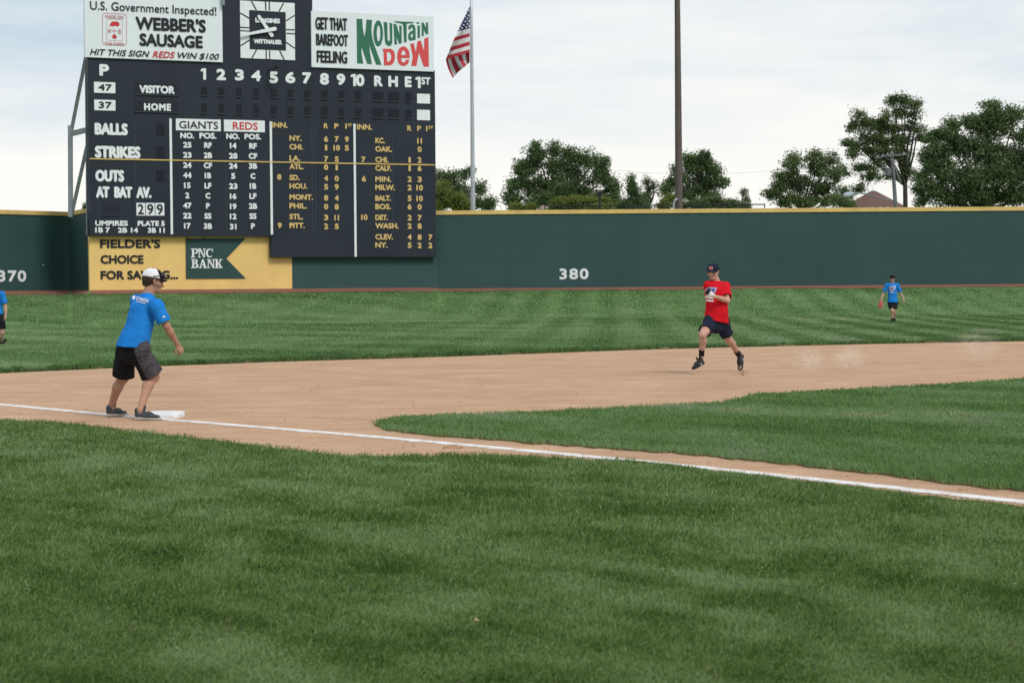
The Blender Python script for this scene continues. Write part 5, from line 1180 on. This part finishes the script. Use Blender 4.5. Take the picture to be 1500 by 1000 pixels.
# moustache and goatee shade
H = J['head']; hu = unit(J['hup']); hf = unit(J['hfwd'] - hu * (J['hfwd'] @ hu)); hr = np.cross(hf, hu); hu, hf, hr = hu * 1.13, hf * 1.13, hr * 1.13
V, F = join(tube([H - hu * .048 + hf * .084 - hr * .032, H - hu * .041 + hf * .1, H - hu * .048 + hf * .084 + hr * .032], [.005, .0085, .005], 6)); mk('moustache', V, F, HAIRM, rbody)
V, F = tube([H - hu * .074 + hf * .092 - hr * .012, H - hu * .076 + hf * .096, H - hu * .074 + hf * .092 + hr * .012], [.004, .008, .004], 6); mk('goatee', V, F, mat('greying_beard', (.22, .16, .13)), rbody)
# batting glove over the left hand
Gv = Field(J['wl'] - .2, J['wl'] + .22, .006); hd = unit(J['hl'] - J['wl']); pn = unit(J['pl'] - hd * (J['pl'] @ hd)); sd_ = np.cross(hd, pn)
Gv.add(J['wl'] - hd * .015, J['wl'] + hd * .085, .036, .047, .012, (pn, 1.8)); k0 = J['wl'] + hd * .088
for fi, off in enumerate((.032, .011, -.012, -.033)):
    a = k0 + sd_ * off; m1 = a + unit(hd * .7 + pn * .75) * .042; Gv.add(a, m1, .0135, .0125, .004); Gv.add(m1, m1 + unit(pn - hd * .25) * .038, .0125, .011, .004)
Gv.add(J['wl'] + hd * .03 + sd_ * .035, J['wl'] + hd * .075 + sd_ * .055 + pn * .03, .016, .0135, .008)
V, F = surface_nets(Gv.D, Gv.lo, Gv.h); fc = V[F].mean(1); mk('batting_glove', V, F, [WCLOTH, NAVYC], runner, mi=((fc - k0) @ hd > .002).astype(int), smooth=True)
g_ = lambda pts: [(980 + x / 5, 370 + y / 5) for x, y in pts]
LAV = mat('print_lavender', (.45, .42, .62), rough=.8)
decal(rshirt, 'shirt_print', [(g_([(262, 268), (292, 252), (352, 256), (340, 292), (322, 300), (270, 292)]), [[0, 1, 2, 3, 4, 5]], LAV)] + [(a, b, PRINTB) for a, b in pxtext('Reds', 1037, 1047.5, 421.8, 427.2, -.05, .3, .25)] +
      [(g_([(262, 318), (300, 322), (326, 330), (322, 340), (262, 330)]), [[0, 1, 2, 3, 4]], PRINTW), (g_([(262, 342), (330, 350), (322, 360), (262, 353)]), [[0, 1, 2, 3]], PRINTW)])

# ---- outfielder walking in
DO = 72.4
c = lambda x, y, dd=0: at(1270 + x / 10, 390 + y / 10, DO + dd)
J = dict(base=gp(1307.5, 473), neck=c(370, 246), pelvis=c(375, 520), sl=c(446, 278, .06), sr=c(290, 278, -.06), hem=c(375, 530),
         er=c(243, 395, -.02), wr=c(206, 500, -.10), hr=c(198, 540, -.12), pr=np.array([1, .2, 0]), curlr=.6, el=c(497, 400, .06), wl=c(538, 495, .0), hl=c(542, 530, -.03), pl=np.array([-1, .2, 0]), curll=.6,
         hpr=c(345, 545), hpl=c(408, 545), kr=c(372, 655, -.14), ar=c(368, 785, -.06), kl=c(395, 655, -.02), al=c(404, 785, .22), head=c(373, 186, -.03), hup=np.array([0, .05, 1]), hfwd=np.array([.02, -1, .02]))
J['her'] = c(366, 830, .02); J['tr'] = c(345, 838, -.26); J['hel'] = c(408, 822, .30); J['tl'] = c(405, 838, .04)
ofd, oshirt, _ = figure('outfielder', J, dict(label='distant fielder in blue shirt walking in from deep grass, red glove in hand', skin=SKIN2, shirt=BLUE, shorts=BLACKC, shoe=SHOEB, sole=SHOEB, cap=BLACKC, short=.72, flare=.11, h=.010, seed=24, sleeve=.8, sock=.07, s=.98, hs=1.16, group='fielders in blue shirts'))
Gv = Field(c(200, 560) - .3, c(200, 560) + .3, .011); Gv.add(c(204, 525, -.1), c(198, 575, -.12), .065, .09, .03, (np.array([0, 1, 0]), 1.3))
for k in range(4): Gv.add(c(182 + k * 12, 570, -.12), c(178 + k * 14, 602, -.16), .028, .024, .008)
Gv.build('glove', mat('red_leather', (.50, .10, .10), (.40, .07, .07), 8, rough=.6), ofd)
g2 = lambda pts: [(1270 + x / 10, 390 + y / 10) for x, y in pts]
decal(oshirt, 'shirt_print', [(g2([(318, 300), (425, 285), (415, 320), (395, 350), (330, 352)]), [[0, 1, 2, 3, 4]], LAV), (g2([(330, 320), (400, 305), (390, 330), (340, 336)]), [[0, 1, 2, 3]], mat('print_dark', (.09, .03, .08))), (g2([(338, 370), (392, 366), (392, 388), (340, 390)]), [[0, 1, 2, 3]], LAV)], .02)

# ---- fielder cut by the left edge
DL = 50.6
c = lambda x, y, dd=0: at(x, y, DL + dd)
J = dict(base=gp(-5, 506), neck=c(-7, 425.5), pelvis=c(-5, 462), sl=c(-16, 429.5, .16), sr=c(3.2, 430.5, -.10), hem=c(-4.5, 466), er=c(8.2, 449, -.08), wr=c(8.4, 461.5, -.12), hr=c(8.2, 467, -.14), pr=np.array([-1, .1, 0]), curlr=.8,
         el=c(-22, 447, .2), wl=c(-22, 460, .05), hl=c(-22, 466, 0), pl=np.array([1, 0, 0]), curll=.7, hpr=c(.6, 467.5, -.08), hpl=c(-9, 467.5, .08), kr=c(3, 487, -.1), ar=c(2.2, 500, .1), kl=c(-10, 486, .0), al=c(-13, 502, -.2),
         head=c(-8.4, 415, 0), hup=np.array([.05, 0, 1]), hfwd=np.array([-.8, .3, -.1]))
J['her'] = c(.8, 506.3, .1); J['tr'] = c(9.6, 496.8, .22); J['hel'] = gp(-16, 508) + (0, 0, .005); J['tl'] = J['hel'] + np.array([.2, .18, 0])
figure('fielder', J, dict(label='fielder in blue shirt and black shorts cut off by the left photo edge', skin=SKIN2, shirt=BLUE, shorts=BLACKC, shoe=SHOEB, sole=SHOEB, cap=BLACKC, short=.74, flare=.115, h=.010, seed=34, sleeve=.75, s=1.03, group='fielders in blue shirts'))

# ------------------------------------------------------------------ third base
cb_ = gp(240, 610.6); ax = unit([1, -.05, 0]); ay = unit([.05, 1, 0]); hb = .205
V = []; F = []
prof = [(1.0, 0), (1.0, .032), (.975, .048), (.9, .057), (.5, .066), (0.02, .068)]
for s_, z in prof:
    for k in range(32):
        a = 2 * math.pi * k / 32; cxx, cyy = math.cos(a), math.sin(a); m_ = max(abs(cxx), abs(cyy)); e = .90 if s_ > .3 else 1
        x, y = cxx / (m_ ** .88), cyy / (m_ ** .88); p = cb_ + ax * x * hb * s_ + ay * y * hb * s_; V.append((p[0], p[1], z))
n = 32; F = [[i * n + k, i * n + (k + 1) % n, (i + 1) * n + (k + 1) % n, (i + 1) * n + k] for i in range(len(prof) - 1) for k in range(n)] + [[5 * n + k for k in range(n)]]
tag(mk('base', V, F, mat('base_vinyl', (.74, .76, .80), (.66, .67, .69), 5, 6, rough=.5), smooth=True, base=(cb_[0], cb_[1], 0)), 'white third base bag on the dirt by the foul line', 'base')

# ------------------------------------------------------------------ small things: clods, a dry leaf, dust
V = []; F = []
def clod(p, s_):
    o = len(V); q = rg.normal(0, 1, (6, 3)) * .15 + np.array([(1, 0, 0), (-1, 0, 0), (0, 1, 0), (0, -1, 0), (0, 0, .8), (0, 0, -.3)]); V.extend(p + q * s_)
    for f in ((0, 2, 4), (2, 1, 4), (1, 3, 4), (3, 0, 4), (2, 0, 5), (1, 2, 5), (3, 1, 5), (0, 3, 5)): F.append([o + i for i in f])
for k in range(2600):
    px_, py_ = rg.uniform(-60, 1560), 505 + rg.random() ** .8 * 235; p = gp(px_, py_)
    if inside(FORE, p[:1], p[1:2])[0] or inside(INF, p[:1], p[1:2])[0] or p[1] > arc_D(px_) - .3: continue
    clod(p, abs(rg.normal(.006, .004)) + .003)
for k in range(26): clod(gp(rg.normal(666, 6), rg.normal(655.5, 1.1)), rg.uniform(.012, .035))
for k in range(30): clod(gp(1087 + rg.normal(0, 3), 548) + np.array([0, rg.normal(0, .2), abs(rg.normal(0, .06))]), rg.uniform(.008, .026))
tag(mk('dirt_clods', V, F, mat('clod_dirt', (.40, .26, .17), (.30, .19, .12), 12, rough=1)), 'small loose dirt clods scattered over the infield dirt', 'dirt clods', kind='stuff')
lp = gp(698, 909, .05); V, F = tube([lp + (-.012, 0, 0), lp + (-.004, 0, .006), lp + (.012, .004, .002)], [.001, .009, .001], 6)
tag(mk('dry_leaf', V, F, mat('dry_leaf_tan', (.55, .45, .30), rough=.9), base=lp), 'tiny dry tan leaf lying on the near lawn', 'leaf')

def dust(px_, py_, wpx, hpx, dens, label, seed):
    p = gp(px_, py_); ppm = FPX / p[1]; wx, hz = wpx / ppm / 2, hpx / ppm; V = []; F = []
    for i in range(9):
        a = i / 8 * math.pi
        for k in range(14): t = k * 2 * math.pi / 14; V.append(p + np.array([wx * math.sin(a) * math.cos(t), .45 * math.sin(a) * math.sin(t), hz * (.5 - .5 * math.cos(a)) + .01]))
    F = [[i * 14 + k, i * 14 + (k + 1) % 14, (i + 1) * 14 + (k + 1) % 14, (i + 1) * 14 + k] for i in range(8) for k in range(14)]
    m = bpy.data.materials.new('dust'); m.use_nodes = True; t = m.node_tree; t.nodes.remove(t.nodes['Principled BSDF'])
    v = N(t, 'ShaderNodeVolumePrincipled'); v.inputs['Color'].default_value = (.93, .84, .76, 1); t.links.new(v.outputs[0], t.nodes['Material Output'].inputs['Volume'])
    tcn = N(t, 'ShaderNodeTexCoord'); mpn = N(t, 'ShaderNodeMapping'); mpn.inputs['Location'].default_value = (0, 0, -hz * .42); mpn.inputs['Scale'].default_value = (1 / wx, 1 / .45, 1.9 / hz); mpn.vector_type = 'TEXTURE'
    mpn.inputs['Location'].default_value = (0, 0, hz * .40); mpn.inputs['Scale'].default_value = (wx, .45, hz * .58)
    t.links.new(tcn.outputs['Object'], mpn.inputs[0]); ln = N(t, 'ShaderNodeVectorMath', operation='LENGTH'); t.links.new(mpn.outputs[0], ln.inputs[0])
    r = N(t, 'ShaderNodeMapRange', interpolation_type='SMOOTHSTEP', inp={'From Min': .1, 'From Max': 1, 'To Min': 1, 'To Max': 0}); t.links.new(ln.outputs['Value'], r.inputs['Value'])
    nz_ = N(t, 'ShaderNodeTexNoise', inp={'Scale': 4.2, 'Detail': 6, 'Distortion': 1.6}); mp3 = N(t, 'ShaderNodeMapping'); mp3.inputs['Location'].default_value = (seed, seed * 2, 0); t.links.new(tcn.outputs['Object'], mp3.inputs[0]); t.links.new(mp3.outputs[0], nz_.inputs[0])
    r2 = N(t, 'ShaderNodeMapRange', inp={'From Min': .44, 'From Max': .68}); t.links.new(nz_.outputs[0], r2.inputs['Value'])
    m1 = N(t, 'ShaderNodeMath', operation='MULTIPLY'); t.links.new(r.outputs[0], m1.inputs[0]); t.links.new(r2.outputs[0], m1.inputs[1])
    m2 = N(t, 'ShaderNodeMath', operation='MULTIPLY'); t.links.new(m1.outputs[0], m2.inputs[0]); m2.inputs[1].default_value = dens; t.links.new(m2.outputs[0], v.inputs['Density'])
    tag(mk('dust_cloud', V, F, m, base=p), label, 'dust', 'puffs of dust behind the runner', 'stuff')
dust(1182, 546, 66, 44, 3.4, 'thin pale dust puff kicked up nearest the runner', 1)
dust(1243, 541, 66, 40, 4.2, 'brightest pale dust puff low over the dirt', 2)
dust(1432, 531, 110, 60, 1.5, 'widest faint dust puff drifting farthest behind the runner', 3)
